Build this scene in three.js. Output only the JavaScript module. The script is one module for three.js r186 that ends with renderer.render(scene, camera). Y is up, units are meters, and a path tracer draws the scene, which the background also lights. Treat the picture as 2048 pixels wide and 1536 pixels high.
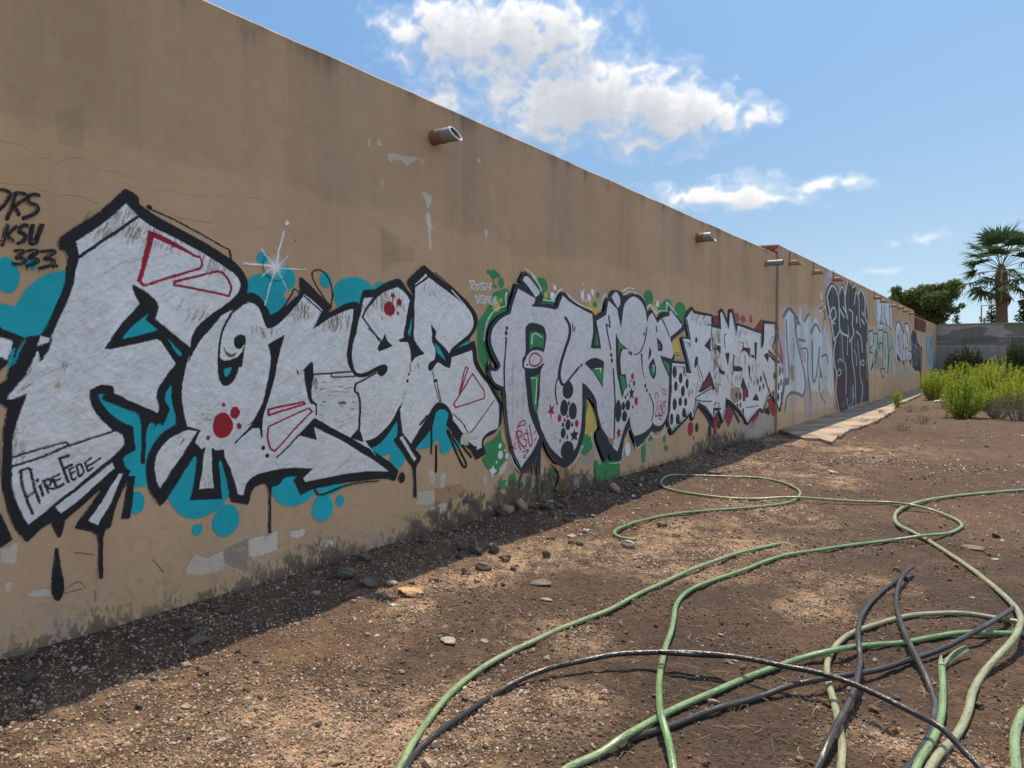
import * as THREE from 'three';
import { mergeGeometries, mergeVertices } from 'three/addons/utils/BufferGeometryUtils.js';

// ---------- camera, sky, sun, exposure ----------
const scene = new THREE.Scene();
const YAW = 0.57873, PITCH = 0.03118, EYE = 1.5;
const camera = new THREE.PerspectiveCamera(53.04, 4 / 3, 0.05, 4000);
camera.position.set(0, EYE, 0);
camera.lookAt(-Math.sin(YAW) * Math.cos(PITCH), EYE - Math.sin(PITCH), -Math.cos(YAW) * Math.cos(PITCH));
const renderer = new THREE.WebGLRenderer({ antialias: true });
renderer.toneMapping = THREE.LinearToneMapping;
renderer.toneMappingExposure = 1.98;
renderer.shadowMap.enabled = true;
renderer.shadowMap.type = THREE.PCFSoftShadowMap;
const SUN = new THREE.Vector3(-0.186, 1, -0.45).normalize();
const sun = new THREE.DirectionalLight(0xffecd0, 3.2);
sun.position.copy(SUN).multiplyScalar(60).add(new THREE.Vector3(0, 0, -14));
sun.target.position.set(0, 0, -14);
sun.castShadow = true; sun.shadow.radius = 1; sun.shadow.mapSize.set(4096, 4096);
Object.assign(sun.shadow.camera, { left: -40, right: 40, top: 50, bottom: -40, near: 1, far: 150 });
scene.add(sun, sun.target);

// ---------- helpers ----------
let seed = 7;
const rnd = () => { seed = (seed + 0x6d2b79f5) | 0; let t = Math.imul(seed ^ (seed >>> 15), 1 | seed); t = (t + Math.imul(t ^ (t >>> 7), 61 | t)) ^ t; return ((t ^ (t >>> 14)) >>> 0) / 4294967296; };
const rr = (a, b) => a + (b - a) * rnd();
const clamp = (x, a = 0, b = 1) => Math.min(b, Math.max(a, x));
const mix = (a, b, t) => a + (b - a) * t;
const sm = (a, b, x) => { const t = clamp((x - a) / (b - a)); return t * t * (3 - 2 * t); };
const mix3 = (a, b, t) => [mix(a[0], b[0], t), mix(a[1], b[1], t), mix(a[2], b[2], t)];
const taken = {};
function numbered(n) { const k = taken[n] = (taken[n] ?? -1) + 1; return k ? n + '_' + String(k).padStart(3, '0') : n; }
function tag(o, label, category, group) { o.userData = { label, category }; if (group) o.userData.group = group; return o; }
function shade(o) { o.traverse((m) => { if (m.isMesh) { m.castShadow = true; m.receiveShadow = true; } }); return o; }
function thing(name, label, category, [x, y, z] = [0, 0, 0], group) { const o = new THREE.Group(); o.name = numbered(name); o.position.set(x, y, z); scene.add(o); return tag(o, label, category, group); }
function part(name, geo, mat, parent) { const m = new THREE.Mesh(geo, mat); m.name = name; m.castShadow = m.receiveShadow = true; parent.add(m); return m; }
function solo(name, geo, mat, label, category, group) { const m = part(numbered(name), geo, mat, scene); return tag(m, label, category, group); }
function struct(name, geo, mat) { const m = part(name, geo, mat, scene); m.userData.kind = 'structure'; return m; }

// hashed value noise
function h3(x, y, z) { let n = Math.imul(x, 374761393) ^ Math.imul(y, 668265263) ^ Math.imul(z, 1274126177); n = Math.imul(n ^ (n >>> 13), 1274126177); n ^= n >>> 16; return (n >>> 0) / 4294967296; }
function vn(x, y, z = 0) {
  const xi = Math.floor(x), yi = Math.floor(y); let fx = x - xi, fy = y - yi; fx = fx * fx * (3 - 2 * fx); fy = fy * fy * (3 - 2 * fy);
  const a = h3(xi, yi, z), b = h3(xi + 1, yi, z), c = h3(xi, yi + 1, z), d = h3(xi + 1, yi + 1, z);
  return a + (b - a) * fx + (c - a) * fy + (a - b - c + d) * fx * fy;
}
function fbm(x, y, o = 4, z = 0) { let s = 0, a = 0.5, n = 0; for (let i = 0; i < o; i++) { s += a * vn(x, y, z + i * 17); n += a; a *= 0.5; x = x * 2.03 + 11.3; y = y * 2.03 + 5.7; } return s / n; }
// tileable fbm
function tile(N, base, oct, zs) {
  const out = new Float32Array(N * N); let mn = 9, mx = -9;
  for (let y = 0; y < N; y++) for (let x = 0; x < N; x++) {
    let s = 0, a = 0.5, f = base;
    for (let o = 0; o < oct; o++) {
      const u = x / N * f, v = y / N * f, xi = Math.floor(u), yi = Math.floor(v); let fx = u - xi, fy = v - yi; fx = fx * fx * (3 - 2 * fx); fy = fy * fy * (3 - 2 * fy);
      const x1 = (xi + 1) % f, y1 = (yi + 1) % f, A = h3(xi, yi, zs + o), B = h3(x1, yi, zs + o), C = h3(xi, y1, zs + o), D = h3(x1, y1, zs + o);
      s += a * (A + (B - A) * fx + (C - A) * fy + (A - B - C + D) * fx * fy); a *= 0.58; f *= 2;
    }
    out[y * N + x] = s; mn = Math.min(mn, s); mx = Math.max(mx, s);
  }
  for (let i = 0; i < out.length; i++) out[i] = (out[i] - mn) / (mx - mn);
  return (u, v) => { // u, v in tiles, bilinear
    const x = (u - Math.floor(u)) * N, y = (v - Math.floor(v)) * N, xi = x | 0, yi = y | 0, fx = x - xi, fy = y - yi, x1 = (xi + 1) & (N - 1), y1 = (yi + 1) & (N - 1);
    const a = out[yi * N + (xi & (N - 1))], b = out[yi * N + x1], c = out[y1 * N + (xi & (N - 1))], d = out[y1 * N + x1];
    return a + (b - a) * fx + (c - a) * fy + (a - b - c + d) * fx * fy;
  };
}
const T1 = tile(512, 8, 7, 1), T2 = tile(512, 16, 6, 40), T3 = tile(512, 4, 8, 90);
const toS = (l) => { l = clamp(l); return 255 * (l <= 0.0031308 ? 12.92 * l : 1.055 * Math.pow(l, 1 / 2.4) - 0.055); };
const toL = (s) => { s /= 255; return s <= 0.04045 ? s / 12.92 : Math.pow((s + 0.055) / 1.055, 2.4); };
function byteTexture(data, w, h, srgb) {
  const t = new THREE.DataTexture(data, w, h, THREE.RGBAFormat); if (srgb) t.colorSpace = THREE.SRGBColorSpace;
  t.magFilter = THREE.LinearFilter; t.minFilter = THREE.LinearMipmapLinearFilter; t.generateMipmaps = true; t.wrapS = t.wrapT = THREE.RepeatWrapping; t.needsUpdate = true; return t;
}

// ---------- sky with clouds ----------
{
  const CL = '-34.04,23.53,6.21,1.86,1.1 ; -37.70,22.08,4.01,1.77,1.0 ; -30.74,21.97,3.85,1.90,1.0 ; -36.61,20.85,2.56,1.32,0.7 ; -39.17,19.99,2.00,1.14,0.45 ; -40.45,18.49,2.17,1.16,0.45 ; -38.80,22.82,2.91,1.09,0.7 ; -28.54,22.85,1.82,1.81,0.6 ; -38.45,18.23,1.83,0.98,0.5 ; -27.44,19.20,4.36,1.75,1.2 ; -24.17,17.77,4.66,2.09,1.3 ; -29.26,18.43,3.66,1.78,1.1 ; -32.20,18.80,2.57,1.10,0.7 ; -21.31,16.48,2.82,1.37,0.9 ; -18.53,17.01,2.07,0.96,0.85 ; -15.47,16.64,1.34,0.48,0.7 ; -31.10,16.64,2.76,1.26,0.7 ; -34.60,17.81,1.47,0.98,0.45 ; -23.62,15.77,2.51,0.86,0.6 ; -19.57,17.83,1.04,0.83,0.7 ; -17.15,16.59,1.70,0.58,0.5 ; -16.09,11.67,2.16,1.01,1.2 ; -18.14,11.55,2.76,0.68,1.0 ; -20.57,11.46,2.46,0.48,0.9 ; -13.59,11.00,1.97,0.47,0.9 ; -11.49,11.78,1.60,0.49,1.0 ; -9.29,11.66,1.05,0.35,0.9 ; -23.42,12.19,1.44,0.41,0.45 ; -15.41,10.78,2.01,0.47,0.6 ; -14.10,12.53,0.99,0.33,0.5 ; -4.78,8.09,0.97,0.35,1.1 ; -7.20,7.68,0.42,0.20,0.6 ; -7.69,5.84,1.21,0.23,0.35 ; -8.91,5.66,1.23,0.27,0.3'.split(' ; ').map((l) => l.split(',').map(Number));
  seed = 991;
  for (let i = 0; i < 120; i++) { // denser clouds added out of view to lift light on the shaded wall
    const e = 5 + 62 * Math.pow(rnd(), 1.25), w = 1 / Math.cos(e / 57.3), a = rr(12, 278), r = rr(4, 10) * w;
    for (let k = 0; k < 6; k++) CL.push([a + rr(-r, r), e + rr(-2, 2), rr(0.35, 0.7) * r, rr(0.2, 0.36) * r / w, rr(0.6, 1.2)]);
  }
  const W = 4096, H = 2048, data = new Float32Array(W * H * 4);
  const grid = new Map(), CS = 4;
  CL.forEach((c, i) => { for (let a = Math.floor((c[0] - c[2] * 2.3) / CS); a <= (c[0] + c[2] * 2.3) / CS; a++) for (let e = Math.floor((c[1] - c[3] * 2.3 - 2) / CS); e <= (c[1] + c[3] * 2.3) / CS; e++) { const k = ((a + 900) % 90) * 100 + e; if (!grid.has(k)) grid.set(k, []); grid.get(k).push(i); } });
  function field(az, el) {
    const list = grid.get(((Math.floor(az / CS) + 900) % 90) * 100 + Math.floor(el / CS)); if (!list) return -1;
    const wx = fbm(az * 0.55, el * 0.75, 4, 3) - 0.5, wy = fbm(az * 0.55 + 40, el * 0.75, 4, 5) - 0.5;
    const A = az + wx * 1.9, E = el + wy * 1.3;
    let d = 0;
    for (const i of list) {
      const c = CL[i]; let da = A - c[0]; da -= 360 * Math.round(da / 360);
      const q = (da / c[2]) ** 2 + ((E - c[1]) / c[3]) ** 2; if (q < 5) d = d + c[4] * Math.exp(-q * 1.1) * (1 - 0.35 * Math.min(1, d));
    }
    if (d < 0.05) return -1;
    const n = fbm(az * 0.9 + wx * 2, el * 1.25 + wy * 2, 6, 9), n2 = 1 - Math.abs(2 * fbm(az * 1.7 + wx * 3, el * 2.1, 5, 31) - 1);
    return d * 0.95 - 0.5 + (n - 0.5) * 1.9 + (n2 - 0.6) * 0.5;
  }
  const sAz = Math.atan2(SUN.x, -SUN.z), sEl = Math.asin(SUN.y);
  for (let y = 0; y < H; y++) {
    const el = ((y + 0.5) / H - 0.5) * Math.PI, deg = el * 57.2958;
    for (let x = 0; x < W; x++) {
      const th = ((x + 0.5) / W - 0.5) * 2 * Math.PI; // atan2(z, x)
      let az = Math.atan2(Math.cos(th), -Math.sin(th)); // from -z towards +x
      const cg = Math.sin(el) * Math.sin(sEl) + Math.cos(el) * Math.cos(sEl) * Math.cos(az - sAz), g = Math.acos(clamp(cg, -1, 1)) * 57.2958;
      const e = Math.max(0, deg), hz = Math.exp(-e / 9.5), hz2 = Math.exp(-e / 30);
      let r = 0.018 + 0.23 * hz + 0.045 * hz2, gg = 0.092 + 0.205 * hz + 0.075 * hz2, b = 0.28 + 0.08 * hz + 0.045 * hz2;
      const glow = 0.9 * Math.exp(-g / 14), wide = 0.115 * Math.exp(-((g / 62) ** 2));
      const warm = 0.19 * sm(-45, 12, az * 57.2958 + 360 * Math.round(-az / 6.2832)) * sm(150, 40, Math.abs(az * 57.2958)) * Math.exp(-e / 60);
      r += glow * 0.85 + wide * 0.42 + warm * 0.36; gg += glow * 0.84 + wide * 0.66 + warm * 0.42; b += glow * 0.78 + wide * 0.8 + warm * 0.36;
      if (deg > 0.4) {
        let ad = az * 57.2958; const f = field(ad, deg);
        if (f > -0.5) {
          const al = Math.max(Math.pow(sm(-0.05, 0.95, f), 0.9), 0.32 * sm(-0.5, 0.5, f));
          let tau = 0; for (const [de, wt] of [[0.45, 0.5], [1.0, 0.7], [1.8, 0.9], [2.8, 0.9]]) tau += wt * Math.max(0, field(ad + de * 0.12, deg + de));
          const lit = 0.16 + 0.84 * Math.exp(-0.62 * tau - 0.2 * Math.max(0, f - 0.5));
          const front = 1 + 1.4 * sm(50, 115, g), cr = mix(0.21, 0.6, lit) * front, cgn = mix(0.232, 0.588, lit) * front, cb = mix(0.275, 0.57, lit) * front;  // clouds far from the sun brightened to send more light onto the wall
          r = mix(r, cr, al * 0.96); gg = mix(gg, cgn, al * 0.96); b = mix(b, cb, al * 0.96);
        }
      } else if (deg < 0) { const k = sm(0, -6, deg); r = mix(r, 0.2, k); gg = mix(gg, 0.17, k); b = mix(b, 0.14, k); }
      const o = (y * W + x) * 4; data[o] = r; data[o + 1] = gg; data[o + 2] = b; data[o + 3] = 1;
    }
  }
  const t = new THREE.DataTexture(data, W, H, THREE.RGBAFormat, THREE.FloatType);
  t.mapping = THREE.EquirectangularReflectionMapping; t.magFilter = t.minFilter = THREE.LinearFilter; t.needsUpdate = true;
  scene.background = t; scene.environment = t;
}

// ---------- painted wall surfaces ----------
const WALL_X = -4.1, WALL2_X = -4.05;
const COL = { k: '#15181d', w: '#e3e6e6', t: '#16b2be', r: '#a8202f', h: '#eef1f3', b: '#7d6850', m: '#55232b', d: '#cfc9ba', d2: '#a8957a', z: '#d3ccc0', z2: '#8d8177', z3: '#aaa399', z4: '#5e656c',
  p1: '#8a8062', p2: '#8c8266', G: '#3f9459', gl: '#8fae7c', y: '#d9c264', y2: '#a99b50', y3: '#8f8a55', o: '#b58a63', K: '#262b33', l: '#d9d8dc', l2: '#b4b0b9', H: '#e4e6e4', v: '#e4e8e8', r2: '#96323a', r3: '#b0565a',
  P: '#bfa8b6', q: '#ccd6d9', q2: '#b2bfc7', B: '#6c7d8b', b2: '#8c9aa2', D: '#3c3b42', D2: '#4a4742', M: '#4a3238', W: '#c3cbd2', t2: '#5fa3a8', B2: '#41576c', L: '#bdc4b6', N: '#2c3442', S: '#a3b6c2', wp: '#cbc5bc', ws: '#bfc2c3' };
const MURALS = `g silver1
*e t 1789,1911 63,86
*e t 1908,1977 27,32
*f t 2083,1958 1996,1938 1924,1893 1865,1829 1830,1766! 1764,1771! 1731,1769! 1728,1614! 1867,1599! 2002,1595! 2094,1875
*e t 3307,2156 40,39
*e t 3493,2047 90,83
*e t 3326,1931 165,134
*f t 3196,1977 3480,1934 3485,1851 3360,1746! 3252,1870
*e t 3858,2067 56,55
*e t 4150,1971 219,143
*e t 4440,2064 87,35
*e t 5440,1621 164,55
*f t 2227,1326! 2681,1376! 2709,1104 2613,1053 2517,812! 2344,904! 2305,1120 2232,1233
*e t 2470,917 137,134
*e t 2434,702 45,63
*e t 2837,744 222,192
*e t 3015,502 96,102
*e t 2813,483 34,36
*e t 3574,651 212,147
*e t 3885,631 142,97
*e t 3816,448 100,96
*e t 3982,474 40,42
*e t 4606,715 86,80
*e t 4443,870 198,117
*f t 4597,1044! 4626,883! 4493,766 4285,816!
*e t 4925,879 209,114
*e t 5154,967 128,155
*e t 5221,779 87,89
*e t 5376,748 54,44
*f k 2397,2438! 2440,2427 2474,2404 2479,2367! 2515,2350 2579,2320 2695,2275 2858,2220 3067,2131 3140,2079 3182,2028 3194,1977 3184,1925! 3233,1931 3292,1905 3331,1858 3368,1798! 3432,1819 3538,1896 3617,1965 3616,2054! 3634,2068! 3715,2020 3806,1953 3910,1893! 3906,1870! 3876,1841! 3948,1870 4060,1916 4149,1930 4188,1914! 4235,2025! 4356,2034! 4475,2096 4612,2144! 4664,2131 4724,2072 4800,2012! 4769,2065 4724,2107 4732,2142 4785,2187 4919,2279! 4951,2280! 5057,2233 5226,2164 5366,2110 5530,2023 5644,1951 5698,1875 5672,1783 5586,1696 5563,1654! 5653,1675! 5681,1579 5695,1500! 5759,1420 5900,1302 5869,1354 5979,1257 6083,1158! 6097,1114! 6102,1070 6093,996 6073,889 5960,813 5831,781 5786,733 5822,636! 5759,609 5662,590! 5659,596! 5564,691 5434,770 5229,940! 5256,1003 5259,1041 5221,1068 5152,1079 5093,1050 5067,994 5037,932! 4951,866 4823,774! 4894,707! 4886,674 4838,628 4830,557 4837,391 4813,378 4796,397 4791,562 4776,635 4730,681 4552,869! 4599,895! 4600,984 4590,1015! 4509,932 4409,862 4285,826! 4522,695 4616,619! 4579,544! 4542,549! 4492,567 4379,585! 4111,596 3863,598 3734,596 3610,572! 3551,679! 3581,704! 3482,708 3429,666 3387,663 3367,650 3361,576 3359,360 3349,350 3339,364 3341,579 3331,663 3307,695! 3237,680 3203,648 3192,602 3180,574! 3182,573! 3056,611! 3036,657! 2965,876! 2984,643! 2764,667! 2791,768 2814,923! 2789,926! 2688,789 2631,709 2580,661! 2553,685 2509,763 2494,850 2500,935 2536,1017 2598,1083 2684,1127! 2674,1194 2660,1268 2657,1362! 2625,1320 2611,1270 2643,1217! 2635,1196 2607,1147 2592,1123 2576,1135 2553,1129 2547,1107 2543,1130 2530,1145 2513,1139 2499,1105 2493,1063 2488,929 2476,920 2465,932 2468,1107 2462,1164 2442,1200 2377,1232 2308,1262 2250,1292 2268,1318! 2227,1316! 2233,1299 2253,1258 2293,1209 2348,1165 2419,1131! 2422,1069 2429,999! 2395,985 2353,965! 2355,951 2372,911 2404,888! 2389,858! 2429,850! 2395,622! 2346,626! 2387,836! 2320,714 2292,616! 2283,594 2255,582 2247,556 2241,528 2236,339 2223,329 2212,344 2217,512 2205,567! 2184,587! 2098,626! 2124,666! 2232,809! 2048,673! 2041,648 2026,599 2015,590 2003,610 1981,672! 1931,649 1866,598! 1843,618 1794,705 1768,820 1754,943 1753,1047 1769,1185 1788,1257! 1760,1283 1733,1293! 1734,1368! 1779,1403! 1808,1466! 1826,1524 1867,1593! 1876,1611! 1949,1626! 1992,1709 2037,1807 2063,1885 2077,1963 2081,2028 2060,2063! 2041,2065! 2035,2086 2039,2125! 2125,2195 2257,2293
*f k 1998,541! 2010,539! 2017,486 2029,408 2035,345 2031,300 2015,269 1999,269 1982,293 1974,340 1980,399 1991,487
*f k 1729,1658! 1761,1654! 1867,1608! 1831,1525! 1802,1482! 1741,1434! 1727,1548!
f w 1728,1620! 1810,1594! 1815,1573 1792,1500 1770,1512! 1726,1488!
*f k 1720,811! 1745,760! 1796,621! 1742,594! 1708,601!
f t 1832,1561! 1808,1482 1779,1400! 1791,1457 1809,1537
f t 1864,1589! 1831,1525 1808,1466! 1816,1466! 1843,1525 1872,1593!
f w 2399,2360! 2461,2307! 2481,2291! 2577,2246 2733,2195 2899,2134 3030,2072 3103,2032 3134,1988 3124,1932 3082,1886 3018,1840! 2938,1789 2851,1718 2791,1634 2775,1570! 2685,1638 2562,1731! 2580,1799 2556,1841 2497,1886 2431,1917! 2432,1888 2466,1814! 2429,1770 2342,1670 2272,1564! 2299,1559! 2572,1620! 2640,1529 2680,1477! 2626,1413 2579,1350 2563,1293 2571,1221 2557,1197! 2487,1233 2309,1320! 2311,1347 2292,1360 2241,1363 2188,1341 2184,1302 2199,1248 2238,1185 2292,1133 2305,1113! 2337,1104 2361,1081 2367,1036! 2346,1014 2275,959 2101,841 1994,769 1870,676! 1845,727 1807,844 1798,968 1797,1061 1816,1169 1846,1254 1876,1333! 1805,1304! 1788,1323 1863,1420 1924,1544 1941,1500 1984,1589! 1921,1566! 1943,1619! 1990,1608! 2010,1659 2054,1750 2087,1829 2113,1909 2131,2001 2136,2047 2123,2117! 2256,2220
f w 1993,753! 2023,713! 2100,759 2309,913! 2292,954! 2166,872
f w 2333,881! 2356,880! 2299,752 2215,618! 2166,651! 2252,766
f w 2824,1074! 2578,757! 2555,807 2545,887 2565,964 2629,1037 2717,1077 2774,1084
f w 2764,1485! 2789,1537! 2815,1575 2867,1643 2954,1729 3027,1819! 3072,1808! 3147,1847 3213,1869 3185,1868 3242,1860 3286,1823 3320,1752 3344,1711! 3369,1709! 3431,1745 3537,1829 3614,1901 3659,1955! 3760,1901 3829,1853! 3805,1825 3737,1718! 3875,1793 3997,1844 4097,1877 4129,1874! 4155,1843! 4201,1910! 4241,1964! 4342,1974! 4253,1876 4220,1823! 4335,1937 4460,2022 4612,2076! 4693,2039 4764,1974! 4730,1862 4683,1710! 4806,1713! 4814,1866 4824,2089! 4824,2120! 4959,2216! 4991,2194! 5157,2126 5366,2045 5512,1966 5615,1882 5628,1816 5567,1735 5437,1665 5320,1609 5279,1559! 5293,1522! 5614,1590! 5639,1466 5700,1397 5829,1292 5832,1303 6036,1080! 6045,999! 6026,871 5997,852 5868,830 5768,776 5756,694! 5671,682! 5679,714! 5583,751 5326,977! 5309,1032 5247,1101 5152,1138 5085,1128 5010,1060 4872,924 4769,818! 4659,920! 4644,1021 4638,1142! 4524,1009 4382,923 4299,896 4245,892! 4380,739 4499,626! 4379,643 4177,663 3864,660 3656,657! 3631,682! 3719,739! 3525,768 3317,768 3209,745 3162,702 3145,643! 3145,643! 3103,651! 3076,738 3014,894 3001,944! 2917,951! 2923,716! 2824,726! 2848,851 2870,974! 2840,958! 2803,1011! 2846,1078! 2758,1107! 2731,1191 2720,1280 2725,1368 2747,1456 2765,1537
f w 4626,883! 4663,890! 4831,696! 4804,671!
s k 15 1.0 2138,2038 2323,2183 2478,2307
s k 10 1.1 2534,2355 2579,2345 2775,2285 3068,2184
e k 2538,2363 20,13
s k 11 1.2 3068,2184 3074,2115
s k 10 1.0 1990,1608 1971,1551 1938,1500
f k 3022,1839! 3067,1813! 2937,1740 2850,1643 2802,1571! 2783,1582 2791,1641 2851,1729
e k 2798,1578 12,10
s k 12 1.2 3142,1847 3067,1788 3012,1705 2985,1615 2973,1508 2973,1454
f k 2431,1917! 2497,1886 2556,1841 2580,1792 2562,1731! 2685,1642 2794,1556! 2789,1530! 2764,1530! 2751,1459! 2715,1459! 2675,1500! 2636,1536 2572,1620! 2299,1559! 2275,1561! 2272,1571 2342,1670 2429,1770 2466,1814! 2442,1868
f t 2525,1765! 2502,1728! 2580,1668! 2366,1613! 2421,1683
f t 2630,1630! 2720,1544! 2717,1515! 2676,1558
f k 3167,1607 3143,1579 3110,1575 3086,1602 3093,1641 3130,1662 3168,1651 3172,1611! 3157,1524 3142,1456! 3113,1456! 3147,1547
f b 3010,1589! 3032,1554 3068,1539 3105,1551! 3087,1523 3050,1519 3023,1539
f k 2971,1561! 2987,1514 3013,1495 3050,1500 3110,1520 3147,1551! 3162,1563! 3142,1500 3104,1414 3066,1361 3020,1339 2986,1360 2968,1416
f t 3008,1440 3069,1453 3048,1414 3021,1395
s k 9 1.0 1794,1023 1921,1048 2058,1071 2067,1050
s k 10 1.0 1796,978 1920,1004 2073,1053 2309,1113
s k 9 1.0 1870,679 2037,785 2234,910 2303,956
f k 2847,965! 2870,977! 2847,852 2819,712! 2790,731! 2814,923!
f k 2917,966! 2939,956! 2965,876 2975,674! 2923,712! 2920,874
f k 2939,948! 2997,947! 3014,894 3058,780 3047,647! 2965,876!
f k 2803,1011! 2848,961! 2814,923! 2688,789 2580,661! 2574,758! 2690,907
f t 2796,929! 2814,923! 2791,768 2769,681! 2671,689! 2628,713! 2688,789
f t 2965,876! 2987,866 3038,664! 3024,635! 2986,643!
f k 3485,1671! 3428,1508 3396,1376 3338,1222 3302,1125 3292,995! 3280,1001! 3271,1061! 3213,1065! 3126,1009 3079,973! 3076,984! 3213,1091 3184,1085 3243,1137 3314,1264 3361,1459 3367,1541 3346,1602!
s k 10 1.3 3591,2314 3591,2314
s k 10 1.3 3375,1796 3463,1841 3549,1939 3571,1983 3609,1967
s k 11 1.3 3906,1879 3925,1965 3902,2053 3837,2122 3773,2129 3733,2099 3761,2032 3818,1967 3865,1917
s k 9 1.3 3658,1942 3817,1843
f k 3616,2054! 3634,2068! 3715,2020 3806,1953 3910,1893! 3906,1870! 3864,1837! 3748,1909 3659,1955! 3625,1944!
f k 3587,1440! 3608,1406! 3642,1431 3710,1484 3732,1478! 3734,1413 3716,1265 3727,1218! 3766,1193! 3761,1114! 3749,1119! 3747,1185 3707,1200 3679,1258 3657,1336 3647,1423 3606,1400! 3592,1406!
s k 11 1.3 3731,1400 3895,1406 4100,1417
s k 9 1.3 3907,1403 3925,1379 4157,1383
f k 4129,1878! 4191,1917! 4234,1964! 4200,1845 4167,1760 4147,1685 4114,1592 4110,1518 4126,1445 4170,1405 4263,1410 4386,1452 4456,1466 4487,1446 4477,1403 4427,1374 4388,1390 4372,1414! 4263,1377 4170,1374 4112,1412 4068,1472 4054,1555 4083,1665 4103,1739
s k 11 1.4 4365,1402 4249,1359 4150,1322
s k 13 1.4 4346,1968 4260,1881 4224,1823
s k 11 1.4 4220,1823 4306,1737 4408,1640
s k 8 1.5 4279,1736 4415,1654
f k 4472,1704! 4486,1656 4550,1611! 4401,1565! 4384,1596 4429,1654
f k 4761,1974! 4800,2017 4823,2069! 4807,1865 4810,1683 4860,1613 4942,1550! 4828,1520 4773,1465! 4769,1561 4736,1641! 4631,1642! 4623,1659! 4686,1675! 4684,1720 4722,1861
f t 4780,1854! 4752,1772 4736,1721 4759,1684! 4777,1763
e k 4726,1329 14,12
e k 4742,1384 11,9
f k 5022,1798! 5096,1737 5087,1684 5189,1618 5311,1533! 5284,1430! 5223,1441 5120,1479 5053,1424 5007,1411 4987,1435 5007,1477 5073,1500! 5087,1584 5038,1657 5041,1720
f t 5062,1647! 5138,1606 5231,1489! 5120,1553!
f t 5382,1604! 5552,1673! 5571,1646!
s k 10 1.6 5090,2236 5331,2129 5572,2001
f k 4797,2077! 5007,2190! 4991,2204! 4808,2098!
f r 4770,2226! 4773,2226! 4772,2225!
f k 4711,1271! 4657,1161 4620,1103 4524,1005 4382,913! 4524,990 4637,1102 4672,1180
s k 15 1.4 4146,1324 4133,1273 4169,1248 4188,1182 4180,1052 4176,977
f k 4173,996! 4089,924! 4225,884! 4195,957
f k 3740,1095! 3797,1068 4089,928! 4288,826! 4499,626! 4380,706 4152,831 3988,920 3797,1006! 3733,1035! 3763,940! 3593,986!
s k 10 1.3 3598,987 3505,918 3407,855
e k 3301,928 15,14
e k 3334,873 15,14
s k 7 1.6 5044,1406 5085,1268 5135,1149
s k 7 1.6 5103,1325 5152,1148
e k 5094,1325 22,15
s k 8 1.7 5326,1031 5471,934 5578,845 5758,971 5961,1121
s k 15 1.6 4880,965 4969,1031
*s k 19 1.6 5095,774 5096,630 5092,551
*s k 15 1.6 5029,933 5028,717
*e k 4653,561 39,44
*c k 16 1.7 5276,871 5507,595 5470,561 5264,851
*s k 16 1.7 5326,856 5583,632 5560,657
*s k 11 1.4 3734,598 3792,545 3985,572 4176,583 4386,569
*f k 4714,572! 4729,570! 4721,566!
f r 2523,2231! 2551,2229! 2693,2183 2806,2134! 2810,2120! 2693,2154 2558,2194! 2479,1940! 2497,1924! 2490,1910! 2452,1936! 2500,2116
s r 13 1.1 2806,2123 2855,2110 2859,2058 2796,2030 2651,1973 2497,1914
c r 13 1.2 2972,2043 3029,2018 3065,1959 3063,1928 3050,1898! 2854,1923 2678,1934! 2678,1953! 2821,1997
e r 2994,1098 72,79
e r 3085,1170 34,38
e r 3008,1224 11,12
e r 3113,1086 17,19
e r 2891,1029 12,14
c r 13 1.3 3345,1179! 3645,1212! 3656,1197! 3347,1141!
c r 11 1.3 3343,1065! 3695,1169! 3717,1143! 3528,1001 3390,898! 3358,916! 3335,992
c r 11 1.7 5506,1439! 5547,1427! 5402,1170!
c r 12 1.7 5613,1378! 5799,1221! 5798,1148! 5366,1081! 5337,1113!
e r 4517,1898 66,56
e r 4553,2002 22,20
e r 4630,1956 30,28
e r 4615,1868 15,14
e m 4432,1817 8,7
s h 14 1.0 2402,1885 2420,1852 2408,1803 2343,1698 2286,1615 2255,1557
s h 19 1.1 2930,1835 2817,1731 2770,1633
s h 11 1.2 3093,2008 3116,1979 3101,1939
s h 9 1.1 2583,1607 2675,1485
s h 19 1.2 3227,1832 3280,1791 3309,1719
s h 10 1.2 3342,1549 3331,1426 3273,1225
s h 12 1.3 3770,1824 3712,1734
s h 10 1.5 4590,2061 4723,1961 4676,1759
s h 11 1.7 5313,2106 5586,1915 5605,1815
s h 15 1.0 2157,1299 2185,1209 2264,1130
s h 10 1.1 2572,1371 2540,1315 2543,1237
s h 12 1.1 2947,1485 2943,1424 2954,1377
s h 10 1.0 2333,1083 2340,1042
s h 15 1.4 3808,987 4114,842 4244,754
s h 7 1.3 3641,1345 3629,1243
s h 8 1.5 4672,1180 4510,1020 4382,932
h b 46 62 87 5 2316,2215 172,74
h b 26 62 70 4 2504,2235 104,42
h b 26 80 37 5 2782,2149 214,44
h b 14 55 74 7 2822,1798 151,67
h b 22 80 54 5 2987,2067 106,46
h b 16 62 62 5 2403,2310 64,34
h b 40 88 68 5 3594,1823 131,51
h b 44 88 53 6 3878,1758 143,53
h b 40 88 68 7 4466,1964 212,68
h b 12 88 66 7 4254,1876 80,38
h b 20 80 64 9 5165,2094 255,53
h b 24 100 49 6 3331,1679 120,33
h b 18 75 62 6 1835,1082 34,111
h b 14 40 74 7 1858,1407 34,74
h b 8 80 52 5 2075,1468 44,19
h b 14 0 53 5 2886,1136 69,46
h b 10 60 44 7 2661,1027 71,58
h b 8 88 53 7 2880,771 43,46
h b 14 0 81 7 3946,1302 146,54
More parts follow.
